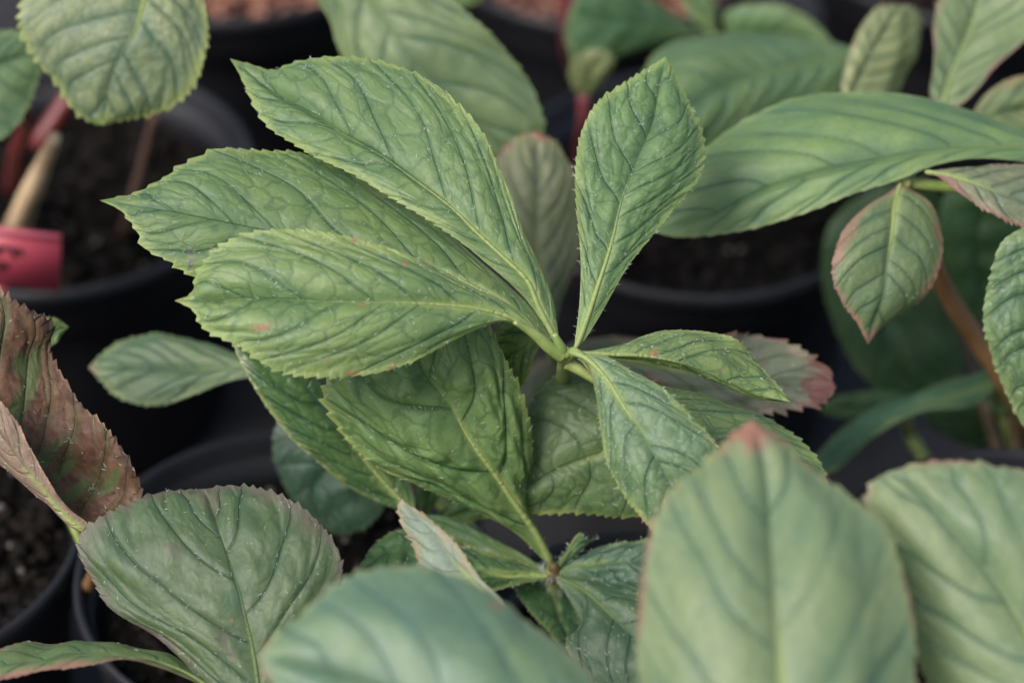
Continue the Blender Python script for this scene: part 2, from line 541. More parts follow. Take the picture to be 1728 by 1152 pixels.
    # midrib: a fine raised cord along the lower part
    if rib > 0 and res > 0:
        k = int(NU * ribto)
        cl = S[:k, nvv // 2]
        cn = NN[:k, nvv // 2]
        r = rib * (1 - u[:k] / ribto * .93)**.9 * np.clip(u[:k] * 14 + .55, 0, 1)
        tg = np.gradient(cl, axis=0)
        tg /= np.linalg.norm(tg, axis=1, keepdims=True)
        bn = np.cross(tg, cn)
        ang = np.linspace(0, 2 * np.pi, 9)[:-1]
        ring = cl[:, None] + r[:, None, None] * (np.cos(ang)[None, :, None] * bn[:, None] * .85 + (np.sin(ang)[None, :, None] * .8 + .05) * cn[:, None])
        ii = np.arange(k * 8).reshape(k, 8)
        FF = np.stack([ii[:-1], np.roll(ii, -1, 1)[:-1], np.roll(ii, -1, 1)[1:], ii[1:]], -1).reshape(-1, 4)
        mo = mesh_obj('midrib', ring.reshape(-1, 3), FF, lm(mat, **(mk or {})), o)
        fm = mo.data
        rep = lambda a: np.repeat(a, 8)
        fattr(fm, 'vein', np.zeros(k * 8)); fattr(fm, 'ph', np.full(k * 8, .5)); fattr(fm, 'phs', np.full(k * 8, .01)); fattr(fm, 'between', np.zeros(k * 8)); fattr(fm, 'uu', rep(u[:k]))
        fattr(fm, 'rib', np.ones(k * 8)); fattr(fm, 'rim', np.full(k * 8, .02))
        vattr(fm, 'leafuv', np.stack([rep(arc[:k] + off[0]), np.zeros(k * 8) + off[1], np.zeros(k * 8)], -1))
        vattr(fm, 'cell', np.stack([rep(u[:k] * 40), np.zeros(k * 8), np.zeros(k * 8)], -1))
    # short white hairs, lying along the veins and at the margin
    if hairs:
        W = (.25 + vein * 2.2) * half * (half > .003)
        W[:3] = 0; W[-3:] = 0
        pr = (W / W.sum()).ravel()
        sel = rng.choice(NU * nvv, int(hairs * .55), p=pr)
        hv(o, S.reshape(-1, 3)[sel], NN.reshape(-1, 3)[sel], np.repeat(fw, nvv, 0)[sel], out.reshape(-1, 3)[sel], rng, (.0006, .0019), .10)
    if cilia:
        cilia = int(cilia * .5)
        i = rng.integers(int(NU * .04), int(NU * .6), cilia)
        j = np.where(rng.random(cilia) < .5, 0, nvv - 1)
        hv(o, S[i, j], NN[i, j], fw[i], out[i, j], rng, (.0006, .0015), .3, margin=True)
    return o


def hv(o, P, N, T, O, rng, lr, lift, margin=False):
    n = len(P)
    a = rng.normal(0, 1.0, n)[:, None]
    if margin:
        D = O + .35 * rng.normal(0, 1, (n, 1)) * T + .35 * rng.normal(0, 1, (n, 1)) * N
    else:
        D = np.cos(a) * T + np.sin(a) * O + lift * np.abs(rng.normal(.5, .5, (n, 1))) * N
    D /= np.linalg.norm(D, axis=1, keepdims=True)
    L = rng.uniform(*lr, n)[:, None]
    X = np.cross(D, N)
    X /= np.linalg.norm(X, axis=1, keepdims=True) + 1e-9
    Y = np.cross(X, D)
    w = rng.uniform(.000025, .000065, n)[:, None]
    base = P + N * .00005
    midp = base + D * L * .55 + N * L * .05
    tip = base + D * L - N * L * (.0 if margin else .10)
    V = np.stack([base + X * w, base - X * w * .5 + Y * w, base - X * w * .5 - Y * w,
                  midp + X * w * .8, midp - X * w * .4 + Y * w * .8, midp - X * w * .4 - Y * w * .8, tip], 1).reshape(-1, 3)
    f = np.array([[0, 1, 4], [0, 4, 3], [1, 2, 5], [1, 5, 4], [2, 0, 3], [2, 3, 5], [3, 4, 6], [4, 5, 6], [5, 3, 6]])
    F = (f[None] + 7 * np.arange(n)[:, None, None]).reshape(-1, 3)
    ho = mesh_obj('leaf_hair', V, F, HAIR, o)
    ho['kind'] = 'stuff'


def tube(name, pts, radii, mat, parent, sides=12, n=40, bump=0.0, seed=1):
    P = spline3(pts, n)
    r = np.interp(np.linspace(0, 1, n), np.linspace(0, 1, len(radii)), radii)
    tg = np.gradient(P, axis=0)
    tg /= np.linalg.norm(tg, axis=1, keepdims=True)
    ref = np.array([.3, .2, 1.0]) if abs(tg[0, 2]) < .8 else np.array([1.0, .2, 0])
    X = np.cross(tg, ref)
    X /= np.linalg.norm(X, axis=1, keepdims=True)
    Y = np.cross(tg, X)
    an = np.linspace(0, 2 * np.pi, sides + 1)[:-1]
    rr = r[:, None] * (1 + bump * np.random.default_rng(seed).normal(0, 1, (n, sides)))
    R = P[:, None] + rr[..., None] * (np.cos(an)[None, :, None] * X[:, None] + np.sin(an)[None, :, None] * Y[:, None])
    ii = np.arange(n * sides).reshape(n, sides)
    F = np.stack([ii[:-1], np.roll(ii, -1, 1)[:-1], np.roll(ii, -1, 1)[1:], ii[1:]], -1).reshape(-1, 4)
    V = np.concatenate([R.reshape(-1, 3), P[:1], P[-1:]])
    c0, c1 = n * sides, n * sides + 1
    cap = [[ii[0, (k + 1) % sides], ii[0, k], c0, c0] for k in range(sides)] + [[ii[-1, k], ii[-1, (k + 1) % sides], c1, c1] for k in range(sides)]
    me_f = [list(f) for f in F] + [c[:3] for c in cap]
    me = bpy.data.meshes.new(name)
    me.from_pydata(V.tolist(), [], [[int(x) for x in f] for f in me_f])
    me.polygons.foreach_set('use_smooth', np.ones(len(me.polygons), bool))
    me.materials.append(mat)
    o = bpy.data.objects.new(name, me)
    return link(o, parent)


def spline3(pts, n):
    P = np.asarray(pts, float)
    t = np.concatenate([[0], np.cumsum(np.linalg.norm(np.diff(P, axis=0), axis=1))])
    if len(P) == 2:
        return P[0] + (P[1] - P[0]) * np.linspace(0, 1, n)[:, None]
    dP = np.gradient(P, t, axis=0)
    tt = np.linspace(0, t[-1], n)
    i = np.clip(np.searchsorted(t, tt, side='right') - 1, 0, len(P) - 2)
    h = (t[i + 1] - t[i])[:, None]
    s = ((tt - t[i]) / (t[i + 1] - t[i]))[:, None]
    return ((2 * s**3 - 3 * s**2 + 1) * P[i] + (s**3 - 2 * s**2 + s) * h * dP[i] + (-2 * s**3 + 3 * s**2) * P[i + 1] + (s**3 - s**2) * h * dP[i + 1])


def stalk_hairs(o, pts, r, n, seed):
    rng = np.random.default_rng(seed)
    P = spline3(pts, 60)
    tg = np.gradient(P, axis=0)
    tg /= np.linalg.norm(tg, axis=1, keepdims=True)
    i = rng.integers(0, 60, n)
    D = rng.normal(0, 1, (n, 3))
    D -= (D * tg[i]).sum(1, keepdims=True) * tg[i]
    D /= np.linalg.norm(D, axis=1, keepdims=True)
    hv(o, P[i] + D * r * .95, D, tg[i], np.cross(D, tg[i]), rng, (.0015, .004), 3.0)


# ------------------------------------------------------------------ the setting: ground
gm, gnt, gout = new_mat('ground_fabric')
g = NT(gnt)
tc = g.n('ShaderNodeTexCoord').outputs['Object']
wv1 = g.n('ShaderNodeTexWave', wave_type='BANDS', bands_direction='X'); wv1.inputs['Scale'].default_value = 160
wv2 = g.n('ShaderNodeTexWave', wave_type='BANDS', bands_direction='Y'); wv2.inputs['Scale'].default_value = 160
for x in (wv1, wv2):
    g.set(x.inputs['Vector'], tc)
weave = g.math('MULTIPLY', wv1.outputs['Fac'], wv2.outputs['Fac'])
tone_noise = g.ramp(g.noise(tc, 9, 6, .65), .42, .62)
gc = g.mix(tone_noise, (.0035, .0032, .0037), (.019, .017, .0188))  # both tones darkened to stand in for shade missing between the pots
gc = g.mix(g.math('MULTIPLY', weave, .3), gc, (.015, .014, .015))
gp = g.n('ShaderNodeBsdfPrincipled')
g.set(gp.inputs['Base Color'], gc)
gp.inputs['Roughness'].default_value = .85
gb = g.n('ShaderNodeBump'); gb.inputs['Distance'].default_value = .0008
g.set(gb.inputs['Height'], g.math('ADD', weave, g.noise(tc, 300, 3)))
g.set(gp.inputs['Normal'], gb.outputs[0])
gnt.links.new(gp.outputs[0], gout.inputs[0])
nx = 60
gx = np.linspace(-1, 1, nx)
GX, GY = np.meshgrid(np.sign(gx) * np.abs(gx)**3 * 12, np.sign(gx) * np.abs(gx)**3 * 12)
GZ = .0015 * np.sin(GX * 21) * np.cos(GY * 17) - .002
ii = np.arange(nx * nx).reshape(nx, nx)
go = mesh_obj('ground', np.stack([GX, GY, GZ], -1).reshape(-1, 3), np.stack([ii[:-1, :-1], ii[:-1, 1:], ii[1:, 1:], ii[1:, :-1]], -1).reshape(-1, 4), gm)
go['kind'] = 'structure'

# ------------------------------------------------------------------ pots
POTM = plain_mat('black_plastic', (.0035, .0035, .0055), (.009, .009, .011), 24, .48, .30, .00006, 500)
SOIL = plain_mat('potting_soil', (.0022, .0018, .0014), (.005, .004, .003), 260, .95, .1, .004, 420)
SOIL_BARK = plain_mat('bark_soil', (.020, .008, .006), (.045, .019, .012), 120, .9, .15, .004, 300)
CHIP = plain_mat('bark_chip', (.003, .0022, .0016), (.009, .006, .004), 200, .9, .15, .0006, 700)
CHIP_RED = plain_mat('red_bark_chip', (.20, .085, .055), (.32, .16, .11), 200, .85, .2, .0006, 700)
PERL = plain_mat('perlite', (.06, .05, .042), (.13, .115, .10), 500, .8, .3, .0005, 900)
RIM_Z = .120


def lathe(name, profile, mat, parent, c, n=96):
    pr = np.asarray(profile)
    a = np.linspace(0, 2 * np.pi, n + 1)[:-1]
    V = np.stack([c[0] + pr[:, 0:1] * np.cos(a), c[1] + pr[:, 0:1] * np.sin(a), pr[:, 1:2] + 0 * a], -1)
    k = len(pr)
    ii = np.arange(k * n).reshape(k, n)
    F = np.stack([ii[:-1], np.roll(ii, -1, 1)[:-1], np.roll(ii, -1, 1)[1:], ii[1:]], -1).reshape(-1, 4)
    return mesh_obj(name, V.reshape(-1, 3), F, mat, parent)


def lumps(name, pts, sizes, mat, parent, flat=.6, seed=3):
    rng = np.random.default_rng(seed)
    b = np.array([[0, 0, 1], [.9, 0, .1], [.3, .85, 0], [-.7, .5, .15], [-.75, -.5, -.1], [.25, -.9, .05], [0, 0, -1]])
    f = np.array([[0, 1, 2], [0, 2, 3], [0, 3, 4], [0, 4, 5], [0, 5, 1], [6, 2, 1], [6, 3, 2], [6, 4, 3], [6, 5, 4], [6, 1, 5]])
    n = len(pts)
    V = b[None] * rng.uniform(.6, 1.3, (n, 7, 1)) * np.array([1, .75, flat])
    q = rng.uniform(0, 6.28, n)
    R = np.zeros((n, 3, 3)); R[:, 0, 0] = np.cos(q); R[:, 0, 1] = -np.sin(q); R[:, 1, 0] = np.sin(q); R[:, 1, 1] = np.cos(q); R[:, 2, 2] = 1
    tq = rng.normal(0, .5, n)
    T = np.zeros((n, 3, 3)); T[:, 0, 0] = 1; T[:, 1, 1] = np.cos(tq); T[:, 1, 2] = -np.sin(tq); T[:, 2, 1] = np.sin(tq); T[:, 2, 2] = np.cos(tq)
    V = np.einsum('nij,njk,nlk->nli', T, R, V) * sizes[:, None, None] + pts[:, None]
    F = (f[None] + 7 * np.arange(n)[:, None, None]).reshape(-1, 3)
    o = mesh_obj(name, V.reshape(-1, 3), F, mat, parent, smooth=False)
    o['kind'] = 'stuff'
    return o


def pot(px, py, label, R=.078, soil=SOIL, chips=CHIP, seed=1, perl=60):
    c = on_plane(px, py, RIM_Z)
    t = thing('plant_pot', (c[0], c[1], 0), label, 'pot', 'black plastic nursery pots')
    z = RIM_Z
    # outer wall down to the foot and inner wall back up; a stepped collar below the rim
    wall = [(0.0, .003), (R * .70, .003), (R * .72, .0), (R * .745, .004), (R * .80, z * .30), (R * .87, z - .034), (R * .885, z - .030), (R * .93, z - .027), (R * .945, z - .009),
            (R * .945, z - .008), (R * .925, z - .008), (R * .90, z - .02), (R * .84, z - .05), (R * .80, z - .07)]
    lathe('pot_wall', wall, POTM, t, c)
    rim = [(R * .925, z - .0075), (R * .985, z - .0078), (R * .998, z - .006), (R, z - .003), (R * .992, z - .0006), (R * .978, z), (R * .962, z - .0004), (R * .95, z - .003), (R * .925, z - .0075)]
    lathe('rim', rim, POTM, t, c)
    rng = np.random.default_rng(seed)
    zs = z - .020
    rr = np.linspace(0, R * .897, 24)
    a = np.linspace(0, 2 * np.pi, 73)[:-1]
    Zs = zs + rng.normal(0, .0012, (24, 72)) + .003 * np.sin(3 * a + seed)[None] * (rr / R)[:, None]
    Zs[0] = zs
    V = np.stack([c[0] + rr[:, None] * np.cos(a), c[1] + rr[:, None] * np.sin(a), Zs], -1)
    jj = np.arange(24 * 72).reshape(24, 72)
    F = np.stack([jj[:-1], np.roll(jj, -1, 1)[:-1], np.roll(jj, -1, 1)[1:], jj[1:]], -1).reshape(-1, 4)
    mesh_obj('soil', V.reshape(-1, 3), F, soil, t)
    n = 420
    q, s = rng.uniform(0, 6.28, n), np.sqrt(rng.random(n)) * R * .86
    P = np.stack([c[0] + s * np.cos(q), c[1] + s * np.sin(q), zs + rng.uniform(.001, .004, n)], -1)
    lumps('bark_chips', P, rng.uniform(.0015, .006, n), chips, t, .35, seed)
    q, s = rng.uniform(0, 6.28, perl), np.sqrt(rng.random(perl)) * R * .86
    P = np.stack([c[0] + s * np.cos(q), c[1] + s * np.sin(q), zs + rng.uniform(.002, .004, perl)], -1)
    lumps('perlite_grains', P, rng.uniform(.0008, .0022, perl), PERL, t, .8, seed + 1)
    return t


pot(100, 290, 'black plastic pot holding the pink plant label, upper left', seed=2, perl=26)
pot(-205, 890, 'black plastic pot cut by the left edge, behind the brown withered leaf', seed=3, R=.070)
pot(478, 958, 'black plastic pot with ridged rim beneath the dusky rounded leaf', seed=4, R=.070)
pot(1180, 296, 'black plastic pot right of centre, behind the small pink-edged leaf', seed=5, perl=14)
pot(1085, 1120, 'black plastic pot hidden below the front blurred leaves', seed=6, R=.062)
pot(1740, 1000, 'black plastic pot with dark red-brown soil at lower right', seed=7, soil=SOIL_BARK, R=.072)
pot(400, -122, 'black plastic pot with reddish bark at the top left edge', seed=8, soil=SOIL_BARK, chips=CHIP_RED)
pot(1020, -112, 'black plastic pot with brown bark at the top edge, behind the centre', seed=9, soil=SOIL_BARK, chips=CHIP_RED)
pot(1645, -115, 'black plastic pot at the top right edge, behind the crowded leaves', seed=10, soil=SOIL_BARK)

# ------------------------------------------------------------------ centre plant, upper whorl
HUB = at(953, 598, .752)
base = on_plane(770, 900, .10)
pl = thing('leafy_plant', base, 'light green plant in sharp focus, its toothed leaflets fanned from one stalk', 'plant')
# back pale leaf behind the stalk
leaf(pl, [(860, 800), (900, 700), (960, 620), (1060, 590), (1150, 600)], [(850, 720), (880, 640), (950, 585), (1060, 570)], [(930, 760), (1000, 700), (1080, 650), (1120, 620)],
     [.87, .87, .88], mat='greyed', mk=dict(blightamt=.02), hairs=0, res=0, label='pale grey-green blurred leaflet behind the stalk')
# behind, pink fringed
leaf(pl, [(985, 600), (1080, 612), (1180, 630), (1280, 640), (1350, 648), (1411, 654)], [(1080, 585), (1160, 568), (1232, 566), (1277, 562), (1318, 575), (1364, 602), (1390, 626)],
     [(1080, 650), (1180, 690), (1250, 700), (1291, 697), (1335, 690), (1388, 678)], [.775, .80, .815, .815], eA=.006, eB=-.004, mat='greyed', nv=8, hairs=60, ruffle=.003, teeth=.0022, tn=20,
     mk=dict(tip=(.13, .056, .050), tipat=.86, blightamt=.45), label='greyish leaflet with ragged pink-brown tip and margin')
# right, partly under the front leaf
leaf(pl, [(975, 603), (1060, 655), (1140, 705), (1230, 755), (1320, 800), (1400, 840)], [(1050, 625), (1128, 652), (1197, 664), (1243, 681), (1284, 698), (1319, 720), (1354, 752), (1383, 785)],
     [(1040, 680), (1100, 750), (1180, 820), (1270, 860), (1350, 868)], [.752, .757, .765, .775], eA=.014, eB=-.004, mat='fresh', mk=dict(green=(.12, .185, .080), yellow=(.19, .25, .09)), nv=7, hairs=220, res=2, label='leaflet tucked behind the large blurred leaf, yellow-green upper margin')
leaf(pl, [(965, 597), (1022, 598), (1090, 600), (1163, 616), (1230, 645), (1285, 667), (1334, 678)], [(1022, 589), (1091, 566), (1149, 557), (1197, 561), (1239, 577), (1277, 607), (1312, 648)],
     [(1030, 602), (1085, 607), (1160, 628), (1215, 649), (1267, 669), (1300, 676)], [.752, .752, .755, .76, .76], eA=.010, eB=.004, mat='fresh', mk=dict(spots=.2, green=(.12, .18, .07), yellow=(.19, .245, .08), patch=.8), nv=7, hairs=260, res=2, teeth=.0006,
     tn=34, label='slim leaflet pointing right, pink spot near its base', quilt=.0006, marks=[(1103, 597, .0016, .0013, 0)])
# top leaf of the fan
leaf(pl, [(946, 590), (908, 516), (890, 474), (848, 432), (803, 390), (768, 355), (709, 310), (647, 265), (600, 238), (536, 198), (467, 158), (415, 120), (388, 99)],
     [(932, 505), (907, 440), (886, 397), (862, 333), (836, 271), (811, 222), (779, 183), (740, 148), (675, 114), (626, 101), (560, 99), (500, 107), (462, 119), (425, 110)],
     [(925, 558), (883, 500), (817, 441), (768, 401), (727, 373), (664, 335), (600, 297), (555, 275), (503, 247), (455, 216), (434, 187), (417, 153), (402, 122)],
     [.752, .749, .752, .762, .775, .788], eA=[.002, .006, .010, .006], eB=[-.001, -.002, -.004, -.004], mat='fresh', nv=8, hairs=520, res=2, bulge=.004, tn=38, teeth=.0010,
     quilt=.0011, label='broad topmost leaflet of the fan, curling to a sharp tip')
leaf(pl, [(944, 592), (872, 528), (780, 474), (690, 440), (600, 415), (500, 398), (392, 378), (290, 358), (222, 346), (168, 338)],
     [(900, 525), (820, 448), (745, 388), (640, 322), (590, 293), (540, 272), (503, 262), (448, 259), (410, 256), (372, 254), (312, 277), (278, 299), (229, 325), (195, 333)],
     [(900, 560), (800, 530), (700, 515), (600, 512), (500, 510), (400, 495), (319, 462), (288, 441), (250, 422), (229, 385), (205, 356)],
     [.753, .757, .763, .766, .766, .768], eA=[.004, .012, .016, .010], eB=[.004, .004, .0, -.004], mat='fresh', mk=dict(mark=(.10, .05, .11)), nv=8, hairs=480, res=2, bulge=.0022, tn=36, teeth=.0012,
     quilt=.0013, label='middle leaflet of the fan, shaded by the one above, tip to the left', marks=[(322, 428, .0010, .0008, 0), (323, 443, .0006, .0020, .2), (368, 418, .0007, .0005, 0)])
leaf(pl, [(943, 597), (907, 568), (872, 541), (817, 522), (747, 514), (647, 510), (560, 508), (490, 504), (417, 501), (350, 506), (294, 507)],
     [(915, 560), (893, 536), (848, 507), (803, 487), (754, 461), (706, 438), (647, 416), (598, 404), (542, 395), (469, 393), (417, 398), (382, 412), (351, 438), (332, 466), (324, 494)],
     [(918, 580), (890, 552), (848, 543), (803, 557), (751, 582), (692, 611), (636, 628), (595, 633), (549, 634), (503, 631), (451, 616), (410, 587), (368, 567), (344, 553), (325, 522)],
     [.752, .745, .738, .736, .738, .742], eA=[.001, .004, .008, .006], eB=[.002, .000, -.004, -.004], mat='fresh', nv=7, hairs=560, res=2, bulge=.0035, tn=36, teeth=.0012,
     mk=dict(spots=.9, tip=(.36, .13, .07), tipat=.985, yellow=(.23, .29, .09)), quilt=.0015, label='lowest leaflet of the fan, in front, with small red blemishes', cilia=60,
     marks=[(441, 553, .0032, .0011, .2), (549, 604, .0006, .0006, 0), (592, 629, .0022, .0008, .1), (660, 619, .0012, .0008, 0), (684, 446, .0014, .0006, .3), (718, 444, .0012, .0006, .3), (600, 406, .0016, .0006, 0), (612, 514, .0010, .0005, .3)])
# upright one
leaf(pl, [(968, 592), (977, 574), (1011, 477), (1036, 397), (1050, 337), (1074, 274), (1102, 208), (1113, 150), (1124, 95)],
     [(972, 560), (977, 519), (980, 449), (977, 397), (973, 347), (971, 299), (975, 253), (987, 208), (1008, 174), (1036, 152), (1081, 124)],
     [(985, 575), (1008, 540), (1032, 498), (1060, 449), (1095, 404), (1128, 365), (1166, 319), (1186, 288), (1192, 257), (1185, 222), (1166, 177), (1147, 139)],
     [.753, .757, .765, .774, .783], eA=[.001, .001, .002], eB=[.001, .006, .004], mat='upright', nv=8, hairs=360, res=2, tn=36, teeth=.0009, quilt=.0012, cells=2.2, slope=(.12, .10),
     label='upright leaflet standing alone, pointed tip at the top', cilia=90)
leaf(pl, [(962, 594), (987, 603), (1022, 638), (1053, 686), (1081, 727), (1105, 769), (1132, 820), (1150, 870), (1165, 930)],
     [(975, 600), (988, 611), (1004, 658), (1011, 710), (1018, 758), (1036, 808), (1057, 842), (1074, 863), (1096, 889), (1125, 915)],
     [(990, 596), (1022, 600), (1063, 623), (1116, 654), (1157, 692), (1190, 727), (1213, 760), (1222, 820), (1200, 890)],
     [.751, .743, .736, .733, .733, .735], eA=[.003, .004, .003], eB=[.002, .003, .002], mat='fresh', nv=7, hairs=380, res=2, tn=44, teeth=.0007, quilt=.0008,
     mk=dict(green=(.100, .165, .088), yellow=(.16, .22, .10), patch=.45, blight=(.36, .11, .09), blightamt=.05), label='drooping leaflet pointing down right, pale midrib', cilia=60)
# stalk and petiolules
tube('stalk', [HUB + [0, 0, .001], at(951, 618, .772), at(945, 655, .81), at(900, 760, .855), base], [.0018, .0022, .0022, .0030, .0040], STALK, pl, 14, 60, .02)
tube('petiolule', [at(950, 602, .753), at(930, 588, .751), at(900, 562, .748), at(868, 543, .744)], [.0021, .0019, .0014, .0007], STALK, pl, 10, 24)
tube('petiolule', [at(956, 612, .757), at(975, 622, .757), at(1003, 640, .757), at(1040, 662, .756)], [.0019, .0016, .0012, .0006], STALK, pl, 10, 24)
tube('petiolule', [at(953, 605, .756), at(948, 590, .752), at(935, 563, .749)], [.0020, .0017, .0009], STALK, pl, 10, 16)
tube('petiolule', [at(955, 604, .756), at(968, 594, .752), at(985, 600, .749)], [.0020, .0016, .0008], STALK, pl, 10, 16)

# ------------------------------------------------------------------ centre plant, lower whorl
base2 = on_plane(985, 1080, .105)
p2 = thing('leafy_plant', base2, 'darker green plant below the fan, its leaflets spread from a low bristly stalk', 'plant')
leaf(p2, [(932, 955), (905, 900), (870, 850), (835, 800), (811, 768), (786, 730), (760, 683), (729, 647), (705, 609), (680, 560), (650, 505)],
     [(915, 942), (873, 901), (838, 880), (803, 863), (748, 837), (699, 815), (664, 802), (629, 783), (605, 762), (581, 738), (560, 703), (547, 675), (552, 645), (575, 595), (605, 550)],
     [(925, 925), (911, 898), (893, 860), (888, 814), (896, 775), (893, 717), (876, 658), (859, 623), (838, 578), (825, 552), (770, 515), (705, 495)],
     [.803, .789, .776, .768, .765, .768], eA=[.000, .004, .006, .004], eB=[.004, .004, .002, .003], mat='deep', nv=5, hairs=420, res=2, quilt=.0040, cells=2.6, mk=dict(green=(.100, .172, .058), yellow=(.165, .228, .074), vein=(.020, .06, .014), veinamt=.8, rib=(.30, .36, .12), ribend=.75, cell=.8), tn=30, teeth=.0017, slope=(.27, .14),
     rib=.0016, label='large quilted leaflet with pale midrib running down to the lower hub', bulge=.004, cilia=50)
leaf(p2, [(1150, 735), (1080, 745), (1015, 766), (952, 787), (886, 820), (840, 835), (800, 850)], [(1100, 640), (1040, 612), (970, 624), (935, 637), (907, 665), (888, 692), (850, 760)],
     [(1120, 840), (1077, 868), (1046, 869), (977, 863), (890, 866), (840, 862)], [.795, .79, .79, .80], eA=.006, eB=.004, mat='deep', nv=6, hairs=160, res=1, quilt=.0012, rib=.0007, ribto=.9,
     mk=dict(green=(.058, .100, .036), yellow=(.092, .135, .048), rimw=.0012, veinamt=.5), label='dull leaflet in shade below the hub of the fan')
leaf(p2, [(700, 868), (650, 815), (600, 755), (550, 690), (500, 630), (430, 565)], [(664, 857), (600, 828), (569, 808), (531, 773), (497, 745), (462, 703), (434, 661), (413, 623), (397, 580)],
     [(700, 840), (680, 790), (645, 735), (600, 675), (560, 625), (500, 575)], [.81, .803, .797, .795], eA=[.004, -.002, -.004], eB=[0, .014, .016, .010], mat='deep', nv=8, hairs=260, res=2, quilt=.0006, teeth=.0004,
     mk=dict(rough=.32, spec=.6, green=(.045, .105, .035), rim=(.36, .36, .14)), label='glossy leaflet folded along its pale edge, left of the quilted one')
leaf(p2, [(925, 545), (893, 574), (852, 606), (815, 650)], [(880, 530), (835, 560), (808, 610)], [(916, 575), (904, 596), (897, 620), (880, 650), (845, 668)], [.785, .79, .795], mat='deep', mk=dict(yellow=(.16, .22, .05), patch=.8),
     nv=5, hairs=60, quilt=.0012, label='leaflet tip showing yellowish edge beside the stalk')
leaf(p2, [(480, 622), (410, 620), (312, 623), (250, 620), (208, 620), (149, 620)], [(440, 608), (399, 599), (347, 581), (295, 568), (253, 563), (208, 571), (174, 596)],
     [(440, 635), (413, 638), (382, 645), (330, 662), (288, 678), (236, 682), (194, 665), (172, 643)], [.83, .838, .843, .845], eA=.008, eB=-.004, mat='far', mk=dict(green=(.075, .125, .075), tip=(.2, .14, .11), tipat=.95), nv=7,
     hairs=40, quilt=.0012, label='small blurred leaflet pointing left above the dark pots')
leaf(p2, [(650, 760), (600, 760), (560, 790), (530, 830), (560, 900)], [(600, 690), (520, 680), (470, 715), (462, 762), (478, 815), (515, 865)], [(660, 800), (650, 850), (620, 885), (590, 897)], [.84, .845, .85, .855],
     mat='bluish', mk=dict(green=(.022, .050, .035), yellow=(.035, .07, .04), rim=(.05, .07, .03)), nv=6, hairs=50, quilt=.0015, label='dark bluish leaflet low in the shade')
# around the low hub
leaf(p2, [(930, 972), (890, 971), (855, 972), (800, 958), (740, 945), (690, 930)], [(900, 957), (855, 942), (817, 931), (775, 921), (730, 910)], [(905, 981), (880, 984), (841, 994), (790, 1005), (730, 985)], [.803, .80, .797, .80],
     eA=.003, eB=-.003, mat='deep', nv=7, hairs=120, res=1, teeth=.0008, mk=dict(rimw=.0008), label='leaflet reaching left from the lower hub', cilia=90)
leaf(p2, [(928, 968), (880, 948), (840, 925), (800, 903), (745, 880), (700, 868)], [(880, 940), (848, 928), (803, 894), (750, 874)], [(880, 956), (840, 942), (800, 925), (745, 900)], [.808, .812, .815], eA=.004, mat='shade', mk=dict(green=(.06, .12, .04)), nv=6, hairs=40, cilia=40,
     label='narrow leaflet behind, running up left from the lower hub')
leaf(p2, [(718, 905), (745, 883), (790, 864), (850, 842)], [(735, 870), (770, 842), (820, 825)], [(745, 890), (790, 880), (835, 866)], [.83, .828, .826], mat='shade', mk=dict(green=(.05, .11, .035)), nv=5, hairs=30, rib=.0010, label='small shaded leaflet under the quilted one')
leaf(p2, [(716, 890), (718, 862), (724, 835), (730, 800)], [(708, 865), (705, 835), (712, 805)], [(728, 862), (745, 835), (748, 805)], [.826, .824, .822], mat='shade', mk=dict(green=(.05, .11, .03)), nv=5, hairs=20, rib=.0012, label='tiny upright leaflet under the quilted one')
leaf(p2, [(938, 968), (952, 962), (994, 952), (1040, 948), (1081, 947), (1180, 945)], [(949, 957), (977, 939), (1022, 922), (1088, 911), (1140, 920)], [(960, 975), (1000, 985), (1080, 1005), (1150, 985)], [.802, .797, .792, .79],
     eA=.004, eB=-.001, mat='bluish', nv=7, hairs=160, rib=.0007, label='blue-green leaflet reaching right from the lower hub', cilia=60)
leaf(p2, [(940, 972), (952, 978), (987, 996), (1025, 1030), (1063, 1066), (1090, 1095), (1150, 1165)], [(946, 985), (963, 1016), (979, 1044), (974, 1064), (957, 1082), (960, 1100), (1000, 1150), (1070, 1185)],
     [(965, 972), (1000, 975), (1070, 1000), (1120, 1040), (1160, 1100)], [.80, .79, .782, .775], eA=[-.001, -.003], eB=.004, mat='bluish', mk=dict(green=(.052, .098, .050), veinamt=.5), nv=5, hairs=200, res=2, rib=.0009, teeth=.0012,
     label='blue-green leaflet hanging down right from the lower hub, notched edge', cilia=60)
leaf(p2, [(938, 962), (958, 934), (978, 904), (983, 898)], [(937, 955), (955, 928), (970, 905), (979, 897)], [(943, 963), (968, 940), (996, 915), (1013, 906)], [.803, .798, .796], open_tip=True, mat='bluish', nv=5, hairs=30, teeth=.0006,
     tooth0=.1, rib=.0012, ribto=1.0, mk=dict(ribend=1.2, green=(.06, .115, .05), rim=(.16, .2, .07)), label='short leaflet stub cut off straight', cilia=40)
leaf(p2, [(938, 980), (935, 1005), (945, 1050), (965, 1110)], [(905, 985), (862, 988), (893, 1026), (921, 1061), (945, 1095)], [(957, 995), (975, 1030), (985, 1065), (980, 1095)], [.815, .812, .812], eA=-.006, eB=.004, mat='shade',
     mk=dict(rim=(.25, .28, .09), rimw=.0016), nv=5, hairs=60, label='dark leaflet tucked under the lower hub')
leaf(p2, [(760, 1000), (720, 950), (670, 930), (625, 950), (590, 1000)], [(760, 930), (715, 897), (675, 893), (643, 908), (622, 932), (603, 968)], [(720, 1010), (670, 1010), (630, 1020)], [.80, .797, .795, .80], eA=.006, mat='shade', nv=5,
     hairs=160, quilt=.002, mk=dict(green=(.035, .095, .028)), label='small dark downy leaflet behind the pale curled one', cilia=140)
